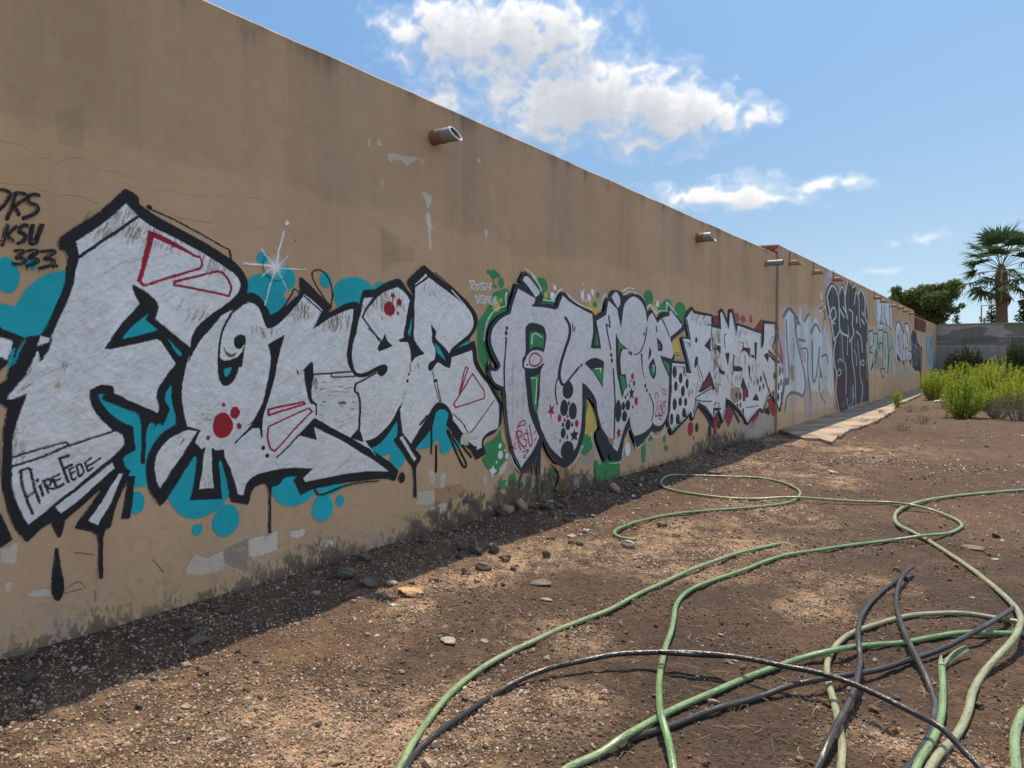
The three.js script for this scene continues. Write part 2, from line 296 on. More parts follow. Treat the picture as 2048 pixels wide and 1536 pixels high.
h b 6 0 64 16 3991,1182 74,18
h b 5 88 79 23 3742,1325 23,44
h b 4 88 71 22 4812,1439 62,31
h ws 60 32 181 10 2488,1973 367,229
h ws 40 32 145 9 2188,1652 197,165
h b 60 66 81 5 2309,2227 165,67
h b 40 66 78 5 2582,2196 168,50
h b 30 66 69 5 2962,2080 123,53
h ws 60 24 169 10 2125,1324 268,208
h ws 24 24 129 8 2049,972 205,103
h ws 30 30 155 11 3023,1097 181,233
h ws 60 30 189 10 3678,1594 468,274
h ws 50 30 233 13 5189,1882 512,318
h b 60 88 99 7 3952,1788 183,54
h b 60 88 107 9 4508,1948 214,78
h b 30 88 77 7 3627,1842 132,51
h ws 60 20 210 12 3805,1264 579,262
h ws 40 20 215 13 3897,786 456,107
h b 30 10 54 9 3938,1194 243,225
s k 12 1.0 1838,942 1850,869 1866,792 1889,735
s k 12 1.0 1835,949 1864,961 1883,955
s k 13 1.0 1882,952 1900,869 1922,783
s k 9 1.0 1861,815 1887,833 1910,845
s k 13 1.0 1928,868 1935,842 1941,815
e k 1915,894 8,9
s k 11 1.0 1944,888 1956,858 1967,827
s k 11 1.0 1944,888 1972,894 1980,880 1971,865 1954,862 1977,845 1995,844
s k 12 1.0 1987,898 1999,868 2007,847 2039,862
s k 9 1.0 1993,878 2024,890
s k 9 1.0 1987,898 2018,913
s k 13 1.0 2022,993 2040,933 2061,872
s k 13 1.0 2019,991 2047,999 2066,1003
s k 12 1.0 2040,940 2065,950 2078,955
s k 10 1.0 2065,930 2074,903 2083,879 2102,887
s k 9 1.0 2065,932 2087,941
s k 9 1.0 2072,910 2096,920
s k 11 1.0 2103,945 2112,915 2118,894 2138,908 2138,931 2126,953 2103,949
s k 11 1.0 2152,956 2161,929 2167,915 2191,929
s k 9 1.0 2148,957 2185,981
s k 9 1.0 2158,939 2194,952 2238,976
r d 6 5452,835! 5564,854! 5574,803 5699,804 5679,771 5564,770 5545,738 5471,750 5425,771
r d 2 4999,578! 5049,593! 5082,515 5056,449 5007,514
r d 2 5149,506! 5227,545! 5218,443 5158,403
g tag1
*s k 17 1.0 1746,2264 1749,2307 1796,2318 1815,2307 1806,2275 1767,2223
*s k 17 1.0 1840,2311 1825,2248 1802,2184
*s k 16 1.0 1835,2310 1880,2318 1882,2297 1839,2253 1842,2239 1855,2212
*s k 17 1.0 1944,2323 1914,2321 1894,2299 1899,2276 1931,2272 1942,2255 1924,2227 1875,2198
*s k 16 1.0 1801,2154 1789,2104 1774,2054
*s k 16 1.0 1840,2156 1803,2109 1805,2094 1825,2078
*s k 16 1.0 1894,2164 1869,2164 1854,2131 1879,2119 1882,2095 1850,2069
*s k 16 1.0 1919,2171 1905,2120 1907,2083 1925,2079 1940,2118 1958,2180
*s k 15 1.0 1834,2031 1863,2038 1869,2029 1840,1998 1868,1998 1871,1983 1851,1967 1823,1968
*s k 15 1.0 1893,2038 1924,2045 1930,2036 1900,2003 1929,2002 1929,1983 1885,1963
*s k 15 1.0 1956,2045 2001,2054 2010,2045 1971,2010 2001,2007 2000,1984 1949,1957
*e k 2013,1976 9,10
*s k 4 1.0 1884,1960 1883,1942
*s k 4 1.0 1948,1957 1947,1940
g star
*s h 13 1.3 3410,2114 3447,2237 3490,2359
*s h 14 1.2 3410,2116 3284,2113 3164,2110
*s h 8 1.3 3410,2111 3541,2113 3677,2123
*s h 9 1.2 3410,2114 3350,2161 3305,2220
*s h 6 1.3 3410,2114 3467,2153 3525,2197
*s h 9 1.2 3410,2114 3343,2075 3301,2039
*s h 9 1.2 3410,2114 3373,2008 3323,1860
*s h 5 1.3 3410,2114 3466,2041 3518,1970
*e h 3509,2418 18,17
*e g 3411,2114 97,86
g silver2
*f G 5709,1858! 5797,1934 5851,1989 5943,2120 6056,2160 6190,2181 6240,2109! 6190,1976 6017,1893 5888,1803 5842,1698 5869,1594 6017,1458! 5869,1490 5832,1386 5887,1270! 6074,1180! 6083,1104 5868,1333 5717,1490! 5691,1674 5691,1796
*e G 6084,2231 53,51
*e G 5962,2304 71,42
*e G 5870,2317 33,21
*e G 6046,2296 26,19
*s G 10 1.8 5943,2277 5962,2205 5934,2182
*e G 5990,2191 22,19
*e G 6821,2252 135,101
*f G 6752,2086! 6819,2206 7002,2196 7144,2218 7120,2085! 6910,2084
*e y 5999,2006 64,55
*e y 6075,2065 30,21
*e y 6921,2172 41,37
*f y 7810,2127! 7977,2188 8179,2162 8150,2068 8007,2008! 7894,2067
*e G 8029,2146 63,36
*e G 8114,2260 35,34
*e G 9588,2315 157,119
*f G 9644,2176! 9993,2257 10236,2350 10405,2313 10450,2172 10280,2211! 9838,2050!
*e G 10762,2188 247,155
*e y 9818,2140 109,91
*e h 7096,2264 33,28
*e h 7054,2170 61,43
*e h 7971,2278 37,36
*e h 7879,2214 50,46
*e h 7729,2210 32,51
*e h 7053,2300 12,9
*e h 7741,2350 13,13
*e h 6230,2232 10,10
*e h 7797,2170 22,20
*f h 7661,2293! 7715,2260! 7768,2308! 7750,2243! 7769,2188! 7715,2216! 7670,2181! 7688,2245!
*f h 9834,2323! 9882,2288! 9944,2334! 9933,2261! 9962,2217! 9882,2235! 9828,2209! 9843,2271!
*f G 5768,589! 5822,636 5804,710 5960,770 6102,855! 6151,635! 6210,563 6151,526 6016,423 5922,435 5822,521
*f y 6083,900! 6112,811 6170,676 6131,702 6083,760
*e h 6064,595 46,43
*e h 6058,685 29,27
*e h 6174,572 31,33
*e h 6147,630 16,13
*e h 5993,533 15,15
*f h 5867,478! 5922,482! 5941,512! 5960,473! 6006,451! 5959,430! 5922,392! 5907,437!
*e G 6274,320 68,71
*e G 6416,278 37,52
*e G 6433,340 19,22
*f G 6073,373! 6112,335! 6170,339! 6141,299! 6170,251! 6102,272! 6035,260! 6063,304! 6016,337!
*e G 7043,282 66,67
*e G 6897,178 57,54
*f G 7199,228! 7249,185! 7311,201! 7286,155! 7336,112! 7249,130! 7175,122! 7200,167! 7156,203!
*e G 7103,126 38,34
*f y 7708,1081! 7873,1023 8073,763 8045,686 7904,593 7793,551! 7658,538!
*f G 7776,1053! 7859,985 7818,884 7765,682 7932,617 8017,504! 7821,419 7658,462 7501,377! 7765,733
*e y 7918,709 84,91
*e y 7930,864 51,47
*f G 8019,320! 8193,328 8343,366 8721,271! 8698,-7 8659,-44 8108,25! 8049,105
*f G 9390,362! 9518,455 9503,186 9448,132! 9403,197
*e G 9688,455 61,46
*e G 10185,397 41,47
*f G 10207,316! 10270,279! 10346,280! 10305,228! 10250,217! 10167,257!
*e h 8942,368 81,89
*s h 12 1.9 6504,2411 6642,2368 6752,2281 6807,2228 6796,2181 6864,2122
*s h 11 1.8 6171,2147 6151,2092 6161,2028
*s h 9 1.7 6151,2017 5980,1975 5869,1886 5815,1790 5788,1676
*s h 11 2.0 7049,2146 7132,2205 7216,2257 7265,2251
*s h 11 2.1 7314,2230 7596,2132 7921,2082
*s h 12 2.2 8165,2095 8208,2190 8296,2289
*s h 13 2.4 8797,2353 8929,2405 9099,2404
*s h 12 2.6 8814,2312 8997,2370 9169,2352 9383,2308 9477,2167! 9624,2242! 9818,2125! 9955,2170 10206,2183! 10216,2309! 10493,2191 10760,2066
*s h 11 2.0 6819,2119 7072,2118
*s h 10 1.8 6210,585 6269,491 6371,396
*s h 11 2.1 7712,533 7579,419 7373,298
*s h 10 2.2 7945,668 7960,562 8164,264
*s h 11 2.3 8420,248 8705,230
*s h 13 2.5 8688,274 8850,483 8949,632 9158,354! 9408,405 9667,533! 9784,447 10061,471 10307,610
*f o 6984,410! 7348,320! 7374,81! 7079,111 7151,234 7102,325
*f K 6068,1206! 5905,1270 5841,1365 5823,1438 5842,1485 5872,1500! 5869,1464 5914,1419 5964,1421 5965,1458 5902,1511 5842,1594 5815,1697 5851,1802 5961,1890 6093,1947 6175,1964! 6210,2085 6289,2237! 6350,2248 6421,2229! 6360,2279! 6442,2380! 6536,2352 6664,2274 6767,2190 6808,2130 6752,2072! 6910,2084 7077,2073! 7108,2120 7192,2219! 7265,2227 7390,2163 7622,2103 7899,2061! 7944,2029! 8007,2008! 8215,2074! 8238,2179 8303,2243! 8394,2239! 8387,2282 8479,2340 8604,2345 8716,2312 8740,2238! 8831,2297 8997,2332 9205,2340 9384,2279 9496,2109! 9644,2176! 9819,2046! 9955,2116 10157,2165 10239,2146! 10259,2241! 10760,2041! 10898,1964 10763,1910 10435,1805 10322,1731! 10461,1565 10420,1469 10359,1262 10349,1087 10353,895 10283,755 10060,565 9861,518 9667,560! 9481,473 9176,364! 9053,494 8942,647! 8784,518 8695,262! 8398,292! 8343,379! 8247,271! 8003,578! 8016,662! 8103,695 8058,843 7957,980 7790,1091! 7749,990 7737,735 7658,563 7501,402 7298,332 7150,367 6960,484 6845,613 6804,687! 6766,551 6756,343 6774,49 6747,54 6711,349 6671,515! 6646,265 6633,266 6619,440! 6479,366! 6371,407! 6229,627 6151,852 6112,1016 6093,1221
*s K 11 1.9 6590,1331 6601,1240
f l 6329,2197! 6654,2120! 6632,2073! 6574,2039! 6864,2041 7049,2031 7120,2056! 7211,2187! 7390,2126 7649,2067 7900,2026! 7923,1824 7874,1636! 8119,1632! 8080,1776 7993,1949! 8254,2033! 8321,2208! 8559,2119! 8607,2009 8679,1895! 8719,2070 8766,2184 8897,2269 9066,2301 9276,2258 9422,2135 9468,1989! 9533,2081 9645,2131! 9819,2003! 9976,2071 10252,2115! 10280,2211! 10738,2008! 10672,1956 10287,1817! 10330,1739 10417,1597 10334,1513! 10208,1529 9924,1562! 10087,1392 10297,1200 10309,1009 10281,898 10241,789! 10099,656 9939,597 9762,617 9666,665! 9591,599 9334,537 9087,525! 8983,644 8930,790! 8782,658 8585,379! 8465,435! 8341,555 8161,691! 8058,870 7985,1057 7789,1193 7654,1244! 7661,994 7630,743 7552,573 7474,499! 7347,431 7174,452! 6960,579 6822,721 6755,807! 6728,705! 6602,579 6381,432! 6249,625 6151,895 6112,1178 6078,1244! 5942,1285 5869,1354 5860,1401! 5961,1398 6017,1447 5979,1500 5887,1615 5860,1709 5906,1804 6036,1893 6190,1943! 6230,2032
f l 6411,2286! 6452,2328! 6515,2328 6643,2260 6741,2188 6654,2131! 6536,2218
f l 8403,2256! 8464,2301 8541,2320 8637,2258 8631,2176 8574,2131!
f K 6463,1824! 6536,1869 6687,1871 6824,1836 6865,1733 6816,1587! 6665,1603 6536,1574 6457,1512 6422,1445 6453,1411! 6411,1456 6411,1512 6463,1579
f K 6473,1824! 6536,1869 6687,1871 6824,1836 6865,1733 6816,1582! 6665,1609 6536,1588 6453,1534! 6494,1691
f G 6540,1781! 6665,1794 6824,1761! 6811,1626! 6643,1637 6541,1599!
s h 11 1.9 6583,1659 6600,1755! 6665,1768 6775,1737
s K 18 1.9 6457,1523 6422,1467 6442,1420 6558,1408 6687,1415 6809,1460
f K 6449,1414! 6558,1399 6687,1411 6814,1460! 6754,1362 6732,1144 6699,996 6688,984 6755,807 6804,687 6733,705! 6645,815 6558,935 6505,1073 6474,1243
f G 6558,1331! 6731,1353! 6692,1179 6688,950! 6623,1022 6584,1183
s h 9 1.9 6569,1319 6677,1315! 6662,1055
c r 16 1.2 6644,1569 6753,1535 6753,1477 6644,1438 6558,1455 6537,1500 6568,1546
e r 6499,1453 17,10
s K 31 2.0 7278,1949 7366,1868 7361,1758 7280,1634 7194,1501 7147,1393 7142,1321 7195,1247 7269,1233
s K 14 2.0 7123,1321 7071,1250 7057,1144 7095,1028
s K 20 2.1 7319,1268 7432,1328 7587,1419
e K 7647,1438 27,18
e K 7333,1173 120,98
e K 6126,1804 21,18
e K 6113,1758 23,24
s K 15 1.8 6116,1715 6097,1543 6083,1383 6089,1168
s K 10 2.1 7429,1895 7442,1815
s K 10 2.1 7480,1866 7475,1816
f K 7719,1462! 7842,1507 8010,1524 8208,1481! 8172,1172! 8040,1278 7898,1371
f G 7876,1395! 8185,1408! 8163,1209! 8055,1291
s h 11 2.2 7968,1397 8126,1402! 8121,1356
f K 7936,2018! 8007,1950 8080,1776 8124,1632! 7869,1636! 7923,1824
f G 8008,1826! 8072,1668! 7967,1667!
s K 16 2.2 8329,2024 8366,1891! 8264,1921! 8300,1808 8387,1622
e K 8400,1561 31,24
e K 8416,1494 31,27
s K 18 2.3 8456,1392 8496,1146 8507,953 8489,543
f K 8521,1835! 8642,1722 8887,1635! 8707,1626 8660,1487 8694,1320! 8808,1325! 8869,1155! 8794,1136 8713,1024! 8615,1211 8543,1418
f G 8594,1734! 8772,1647 8659,1639 8612,1542!
f G 8646,1307! 8776,1291 8826,1163 8729,1096!
s K 15 2.4 9461,1930 9398,1751 9249,1603 9075,1569
e K 8921,1593 27,25
e K 8982,1582 27,26
e K 9379,1846 25,21
f K 9267,1588! 9328,1581! 9341,1398 9416,1220! 9323,1369
e K 9424,1161 29,30
e K 9472,1100 29,30
s K 15 2.5 9547,1052 9700,895 9672,730 9627,687
f K 9803,1813! 10002,1709 9995,1627! 9852,1620!
f G 9862,1730! 9954,1670! 9875,1654!
f K 9557,1687! 9622,1591 9512,1486!
f K 9691,1531! 9778,1409 9764,1288 9695,1251 9589,1306 9542,1426
f G 9692,1455! 9732,1334 9657,1290 9599,1366
s h 12 2.5 9655,1425 9712,1433! 9705,1349
s K 16 2.6 9956,2078 10119,1953 10245,1832
f K 9924,1562! 10376,1509! 10340,1119! 10211,1328
f G 10025,1501! 10357,1421! 10317,1231! 10170,1359
s K 15 2.6 9781,1956 9794,1881
e K 7246,985 86,88
e K 7442,937 92,92
e K 7357,1028 25,25
e r 7149,881 41,39
e r 7325,891 20,20
e r 7258,856 20,20
e r 7533,795 42,40
e K 8603,873 89,135
e K 8747,928 55,50
e K 8879,935 70,65
e K 8781,800 75,70
e K 9031,902 24,23
e K 8811,1037 26,25
e K 9062,1207 31,37
e K 8959,1238 17,17
e r 9020,1293 41,40
e r 9134,973 49,55
e r 8926,1177 20,23
e r 8870,1070 20,20
f K 8977,1166! 9004,1115! 9080,1113! 9029,1071! 9064,998! 8988,1037! 8928,997! 8951,1067! 8903,1111! 8960,1109!
f r 6935,1054! 6970,1005! 7033,1025! 7005,973! 7041,930! 6982,939! 6978,874! 6947,941! 6894,956! 6936,989!
e K 7333,795 60,59
e K 7222,803 25,27
e K 7427,789 23,27
e K 7227,712 56,56
e K 7321,661 20,25
e r 7161,638 19,24
f K 7473,742! 7499,703! 7577,690! 7531,656! 7546,605! 7474,630! 7417,610! 7427,659! 7384,693! 7448,700!
e K 7319,520 145,98
s r 13 1.2 6324,850 6391,895 6453,897 6453,863 6350,848 6324,833
s r 15 1.2 6289,731 6309,796 6330,695 6371,613
s r 14 1.2 6289,797 6370,802 6401,755 6330,722 6443,617
s r 15 1.2 6506,769 6443,763 6432,713 6485,698 6474,642 6422,642
s r 15 1.2 6485,805 6516,712 6559,629 6591,683 6537,846
s r 11 1.2 6219,628 6269,689
s r 11 1.2 6229,660 6289,632
s r 11 1.2 6623,760 6688,795
s r 11 1.2 6634,679 6678,710
s r 13 1.2 6412,587 6527,598 6433,540 6474,524
s r 15 1.2 9757,984 9775,1059 9853,1026 9836,889 9760,740 9857,749
s r 16 1.2 9876,825 9954,883 9976,789 9897,747 9857,811
s r 16 1.2 9954,937 10037,754
s r 16 1.2 10136,921 10034,910 10116,843 10097,766 10016,802 10135,937
c r 14 1.2 9991,1083 10072,1096 10142,1046 10052,1026
s r 15 1.2 9780,731 10017,740 9898,701 9997,679
f r 8604,672! 8607,670! 8604,669!
f r 8614,678! 8637,634! 8685,645! 8659,598! 8679,554! 8621,570! 8583,528! 8576,591! 8545,621! 8589,631!
h l2 60 5 142 12 7044,931 612,356
h l2 60 5 131 12 9235,1138 776,377
h l2 50 88 154 20 6293,1039 181,439
h l2 40 5 121 12 8282,830 180,269
f o 8311,572! 8464,545! 8480,461! 8372,485!
g tag2
*s H 13 1.2 5580,2214 5597,2165 5585,2129
*s H 13 1.2 5569,2198 5640,2214 5649,2190 5597,2160 5657,2132
*c H 12 1.2 5692,2188 5718,2170 5692,2137 5666,2161
*s H 12 1.2 5807,2208 5745,2192 5753,2173 5798,2166 5780,2144 5736,2141
*s H 12 1.2 5837,2210 5830,2143
*s H 12 1.2 5897,2215 5884,2145
*s H 10 1.2 5834,2174 5892,2181
*s H 12 1.2 5666,2085 5692,2015 5727,2094
*s H 11 1.2 5789,2093 5748,2085 5744,2024 5798,2029
*s H 10 1.2 5748,2055 5783,2062
*s H 11 1.2 5801,2017 5825,2085 5852,2020
*s H 11 1.2 5866,2093 5870,2016
*s H 11 1.2 5906,2091 5873,2052 5915,2013
*c H 10 1.2 5928,2072 5934,2030 5910,2026
*s H 12 1.2 5947,2015 5952,2089 5976,2022 5984,2096
g white3
*f r2 12193,2211! 12505,2239! 12590,2049! 12235,2049!
*e r3 13463,2244 189,82
*e r3 13856,2234 142,70
*e r3 14342,2256 100,72
*e r3 12939,2180 84,53
*f r2 13442,2134! 14501,2059! 15074,2289 15191,2112! 15144,1899! 14923,1984 13536,2028!
*f r2 16124,2096! 16379,1959 16642,1785 16748,1573 16661,1326! 16339,1410!
*f G 10931,2128! 10806,2031 10587,2157 10707,2287 10928,2300 10994,2223
*f r2 11817,696! 12078,669 12426,688 12550,499 12315,387 12006,535!
*f r2 12831,719! 13084,787 13351,638 13224,455 13053,359 12879,504!
*f r2 14256,344! 14607,467 14923,494 14875,317 14513,209
*f r2 15526,707! 15877,724 16129,489 16014,304! 15768,477
*e r2 11218,456 118,109
*e K 11491,460 77,70
*e r2 11349,309 34,31
*e r2 12348,339 79,75
*e K 12086,353 83,101
*e K 12553,421 101,65
*e r2 12366,222 28,28
*f K 11530,760! 11779,797 12194,586! 12315,387 12083,454 11856,607
*c K 72 2.6 10980,2107 11224,2268! 11326,2217! 12155,2199! 12158,2046! 12611,2024! 12556,2293! 12644,2323! 13005,2064! 13062,2332! 13205,2347! 13470,1957! 13524,2117! 14149,2077 15030,2002! 15066,1762 15211,1870 15214,2234! 16027,2236! 16098,1984 15835,1773! 16336,1474 16674,1326! 16664,1267! 16462,732 16303,463! 16060,684! 15637,827 15359,622 15196,493! 14975,551! 14454,447 14157,336! 13719,562 13040,816! 12693,464! 12506,658 12234,546! 11853,731 11494,810 11265,608! 11189,719! 10960,639 10421,460! 10299,647 10331,1022 10365,1459! 10929,1440! 10947,1307! 11177,1298! 11074,1474 10810,1802! 11117,1797! 11185,1716
f v 10980,2107! 11224,2253! 11326,2205! 12117,2195! 12140,2033! 12624,2011! 12564,2280! 12657,2298! 13050,2012! 13084,2307! 13192,2312! 13470,1944! 13510,2109! 14150,2062 15020,2001! 15051,1747 15212,1855 15221,2207! 15997,2219! 16066,2015 15835,1773! 16336,1466 16662,1318! 16651,1275! 16430,733 16264,498! 16060,684! 15637,827 15358,638 15195,524! 14974,581! 14453,462 14157,351! 13718,590 13040,829! 12705,489! 12506,671 12233,561! 11853,743 11494,822 11265,619! 11188,731! 10960,650 10429,493! 10299,647 10337,1022 10374,1453! 10913,1440! 10947,1312! 11177,1298! 11074,1474 10810,1814! 11117,1803! 11185,1716
f K 11812,1726! 12143,1882! 12108,1781 12111,1631! 11979,1679
f K 11437,1854 11500,1818 11456,1763 11397,1779 11403,1833
f K 11443,1553 11531,1529 11515,1457 11395,1379 11383,1481
s K 10 2.6 12159,2033 12162,1883
f K 12092,1643! 12206,1682 12400,1697 12621,1655! 12622,1609! 12401,1672 12206,1669 12093,1630!
f K 12399,1748! 12619,1732! 12621,1661! 12440,1685!
s K 18 2.6 11951,2061 12196,2060 12591,2039
s K 16 2.6 12903,1941 12799,1899 12855,1703
f K 12849,1617! 13104,1619! 13024,1399! 12958,1465
f K 13301,1600! 13391,1587! 13352,1397 13291,1193!
f K 13285,1390! 13693,1387 13883,1337! 13743,1296 13287,1309!
f K 12465,1467! 12629,1349 12857,1307! 12817,1249! 12570,1298
s K 9 2.6 12569,1324 12534,1117 12656,1088
f K 13756,1631 13920,1668 14115,1634 14341,1520! 14310,1722! 13918,1724! 13892,1815! 13588,1816! 13821,1800 13847,1730
f r2 14137,1713! 14335,1708! 14315,1563!
f K 14586,1828! 14769,1832! 14729,1462! 14622,1535!
f K 14389,1607! 14594,1587! 14596,1535! 14391,1557!
f K 14195,1420! 14347,1347 14278,1160! 14235,1276
f K 15238,1597! 15490,1645! 16336,1466! 16214,1410! 15608,1584! 15555,1444!
f r2 15574,1723! 16209,1538! 16087,1522! 15577,1646!
s K 13 2.6 15658,1802 15771,1913 16007,1982
f K 11560,1009! 12081,1329! 12358,1032! 12223,998! 12182,1088! 11666,993!
f r2 11701,1040! 12045,1242! 12181,1114!
s K 11 2.6 11515,1457 11770,1173 11664,1115
s K 9 2.6 11480,1433 11627,1164
s K 8 2.6 12218,1176 12529,1337
f K 15166,1309! 15395,1153 15695,850! 16121,681! 15877,724! 15517,956! 15225,1193!
f r2 15338,1160! 15875,771! 15637,827!
f K 13888,1187! 14211,937! 14240,806! 13995,831! 13751,1036!
f r2 13845,1048! 14137,940! 14022,744! 13877,765!
s K 18 2.6 11474,932 12221,1061
s K 17 2.6 11475,884 11777,852 12188,830
s K 12 2.6 11405,911 11424,814
s K 14 2.6 14099,626 14918,626
f d2 13164,1026! 13659,983 13755,896 13666,774 13304,736! 13169,864
f K 12911,874! 13040,816! 13306,681! 13723,422! 13679,341! 13309,586! 12999,751! 12754,512! 12694,437! 12874,677!
f K 14494,752! 14750,860 14942,718!
s K 8 2.6 12943,1245 13118,1108 13385,1033 13752,980
e K 13502,878 55,58
e K 13733,855 66,70
e K 13576,681 55,55
e K 13747,694 47,50
e K 13696,550 56,64
e K 13908,566 57,68
e K 13985,391 48,63
e K 13418,662 45,55
e K 10556,1323 85,83
e K 10799,1232 76,76
e K 10606,1119 67,72
e K 11065,1144 72,73
e K 10889,1036 80,81
e K 10411,1058 60,100
e K 10565,861 82,85
e K 10790,891 72,64
e K 11011,875 62,63
e K 10943,721 81,70
e K 10692,644 78,75
e K 10447,654 75,83
e K 15062,1135 66,66
e K 14987,956 60,66
e K 15233,995 56,64
e K 16040,1179 73,73
e K 16282,1279 87,116
e K 16503,1285 70,75
e K 16386,1035 76,75
e K 16202,959 74,87
e K 16180,743 80,93
e K 16430,749 63,91
e K 15964,815 72,79
e K 14848,1095 43,60
f K 11423,874! 11456,933! 11494,822! 11853,750! 12233,571! 12347,666! 12708,673! 12626,703! 12268,722! 12233,571! 11852,768!
s k 10 2.6 12267,754 12422,817 12345,743
s k 10 2.6 12463,776 12583,783 12504,735 12625,729
h b 30 86 98 36 11650,1023 534,146
h b 40 86 154 55 12417,1305 316,384
h b 40 86 126 63 13892,1259 950,351
h b 30 86 118 47 14694,1246 419,221
h b 20 4 68 14 10673,1078 279,340
h b 40 86 140 55 12359,1888 235,254
h b 30 86 73 32 11656,2136 462,73
h b 20 86 112 45 13832,1870 472,168
h b 16 86 89 35 12367,1582 236,102
f y 10414,1716! 10716,1845! 10768,1527! 10507,1538!
s k 11 2.6 10536,1566 10783,1564
s k 11 2.6 10581,1600 10720,1598
g pale4
f wp 16015,2235! 16518,2589! 17789,2733 19902,2782 21215,2579! 21916,1604! 21933,238! 20048,269 18870,269! 16612,455! 16061,1142!
*f P 16105,2118! 16322,2048 16628,2113! 16941,1240! 17039,1123 16628,1109 16531,1290! 16518,1581 16242,1910!
*f q 16617,2371! 16973,2581! 17551,2495 17809,2329! 17993,2733! 18222,2322! 18427,2453 18913,2612! 19100,2293! 19612,2545! 20115,2317 20447,2073! 20683,2473! 21173,2161! 21182,2018! 21619,1744! 21718,1318 21900,743! 21700,493! 20988,771 20150,664! 19416,768 19191,635! 18514,786 18409,727 17483,832 16962,781 16697,564! 16637,905! 16808,1128!
f P 20491,3487! 21069,3811! 21481,3852! 21661,3277! 21108,3195!
*f P 18414,629! 18510,848 18823,1164! 19191,635 19391,149! 19103,141! 18811,336 18771,49! 18584,472
f P 17627,1940! 18032,1949! 18478,1466! 18047,1648!
f P 18097,1684! 18574,1713! 18643,1441! 18265,1466!
f d2 17075,1376! 17457,1385! 17521,1067! 17280,1037!
s B 40 2.6 16753,2351 16818,1923 17032,1284 17021,1009
f B 16650,1108! 17039,1123! 17046,973! 16724,959! 16557,683! 16612,962
s B 65 2.6 16747,448 16918,713 17388,788 17886,747 18358,680 18567,809
s B 47 2.6 17568,2151 17803,2444
s B 48 2.6 17452,2522 17727,1942 18049,1599 18492,1194 18592,845
s B 44 2.6 18042,1744 18737,1740 18817,1265 18943,1011 19191,635
s B 62 2.6 19263,1950 19333,1208 19493,973 19811,1175 20084,1782
f B 20071,1477! 20543,1029! 20126,1077!
s B 47 2.6 20064,1065 20211,688 20877,403
s B 55 2.6 20348,1597 20935,1627 21151,1420
s B 78 2.6 16527,2400 16972,2592 17453,2502 17911,2310
s B 66 2.6 17928,1963 18454,1938
s B 62 2.6 19108,2141 19623,2364 20122,2198
s B 60 2.6 18431,2391 18859,2572
f q2 18014,2314! 18327,2326! 18397,2010! 18029,2013!
h b2 24 88 69 37 17002,1988 186,286
h b2 24 4 61 11 18074,1176 259,242
h b2 24 88 187 60 17355,1584 290,350
h o 22 88 137 79 20682,781 788,273
h o 12 88 174 64 18564,413 815,224
h d2 10 88 234 53 17323,476 578,234
s P 34 2.6 20066,3160 20262,3042 20377,3236
s h 19 2.6 20064,3187 20265,2989 20285,3176
f y3 19902,2782! 20532,2817 20810,2560! 20427,2409! 20540,2683
s P 40 2.6 19780,2788 20397,2917 20728,2828
s h 21 2.6 19905,2729 20094,2687 20661,2838
s P 35 2.6 20553,2468 20759,2313 21237,2232
s P 32 2.6 20170,2452 20475,2680
g dark5
*f D 20707,3166! 21061,3398 21573,3535 22197,3460 22485,3337! 22839,3592 23284,3516 23433,3391! 23555,3750! 24066,3716 24960,3710 25546,3463! 26017,3678 26527,3633 27023,3359 27516,2688 27674,2164 27199,1974 27788,918 27914,146! 25819,139 22931,45! 22379,215 22037,883 21771,1603 21591,2168 21362,2446 20860,2836
f D2 23572,3523! 24781,3648! 24998,3232! 24126,2928! 23600,3144!
f M 22466,1166! 23752,1087! 23645,258! 22767,151! 22420,727!
f M 24053,1613! 24936,1697! 25354,1128! 24267,1079!
f M 26121,1252! 27379,1171! 27637,743! 26357,843!
s W 60 2.6 20911,3085 21103,3264 21578,3454 22091,3380 22484,3133 22604,2494 22619,2289 21888,2023! 21497,2521 20911,3085
s W 57 2.6 22548,3312 22883,3529 23336,3369 23442,3043 23801,2695
s W 62 2.6 22654,2894 23303,2703
s W 58 2.6 23121,2979 23622,2840
s W 62 2.6 23383,3282 23723,3749
s W 50 2.6 21213,2606 21616,2879 22016,2844 22066,2646 21640,2513 21931,2468
s W 60 2.6 24081,2957 24615,2891 24594,2573 24844,2279 24195,2026
s W 46 2.6 24911,3162 25159,3549 25701,3342 25789,2868 26016,2512
s W 60 2.6 25639,3502 26116,3686 26807,3414 26904,2905 27463,2668 27446,2247
s W 64 2.6 26377,2998 26642,2909
s W 65 2.6 26194,2770 26716,2656
s W 67 2.6 25312,2813 25374,2636
s W 61 2.6 22613,2377 23093,2244 23924,2191
s W 39 2.6 23902,2484 24194,2041
s W 64 2.6 25349,2358 26140,2215 26482,1765
s W 39 2.6 24147,3801 24331,3676
s W 51 2.6 24512,3627 24959,3726
s W 51 2.6 22146,2010 21904,1776 21927,1432 22319,1110 22264,586 22772,76
s W 33 2.6 22692,2346 23067,2058 23222,1564 23698,1242 23709,533
s W 34 2.6 23836,2229 23878,1658
s W 37 2.6 22448,1430 22749,1533 23109,1458
c W 37 2.6 22319,1110 22691,1252 22932,1160 22703,1074
s W 41 2.6 24540,2122 24675,1536 25179,967 25436,108
s W 42 2.6 25560,2113 26009,1404 26144,983 26579,633 26317,115
s W 36 2.6 24928,1793 25309,1683 25433,1324
c W 38 2.6 26109,1403 26711,1504 26726,1333
s W 35 2.6 23887,402 23984,242 24253,103 24696,113 25124,481
s W 40 2.6 24874,732 24857,362
s W 34 2.6 27238,1539 27513,887
s t2 23 2.6 25283,2009 25292,1895
s t2 24 2.6 26892,1832 26954,1729
s t2 21 2.6 23406,1275 23453,1199
g mixed6
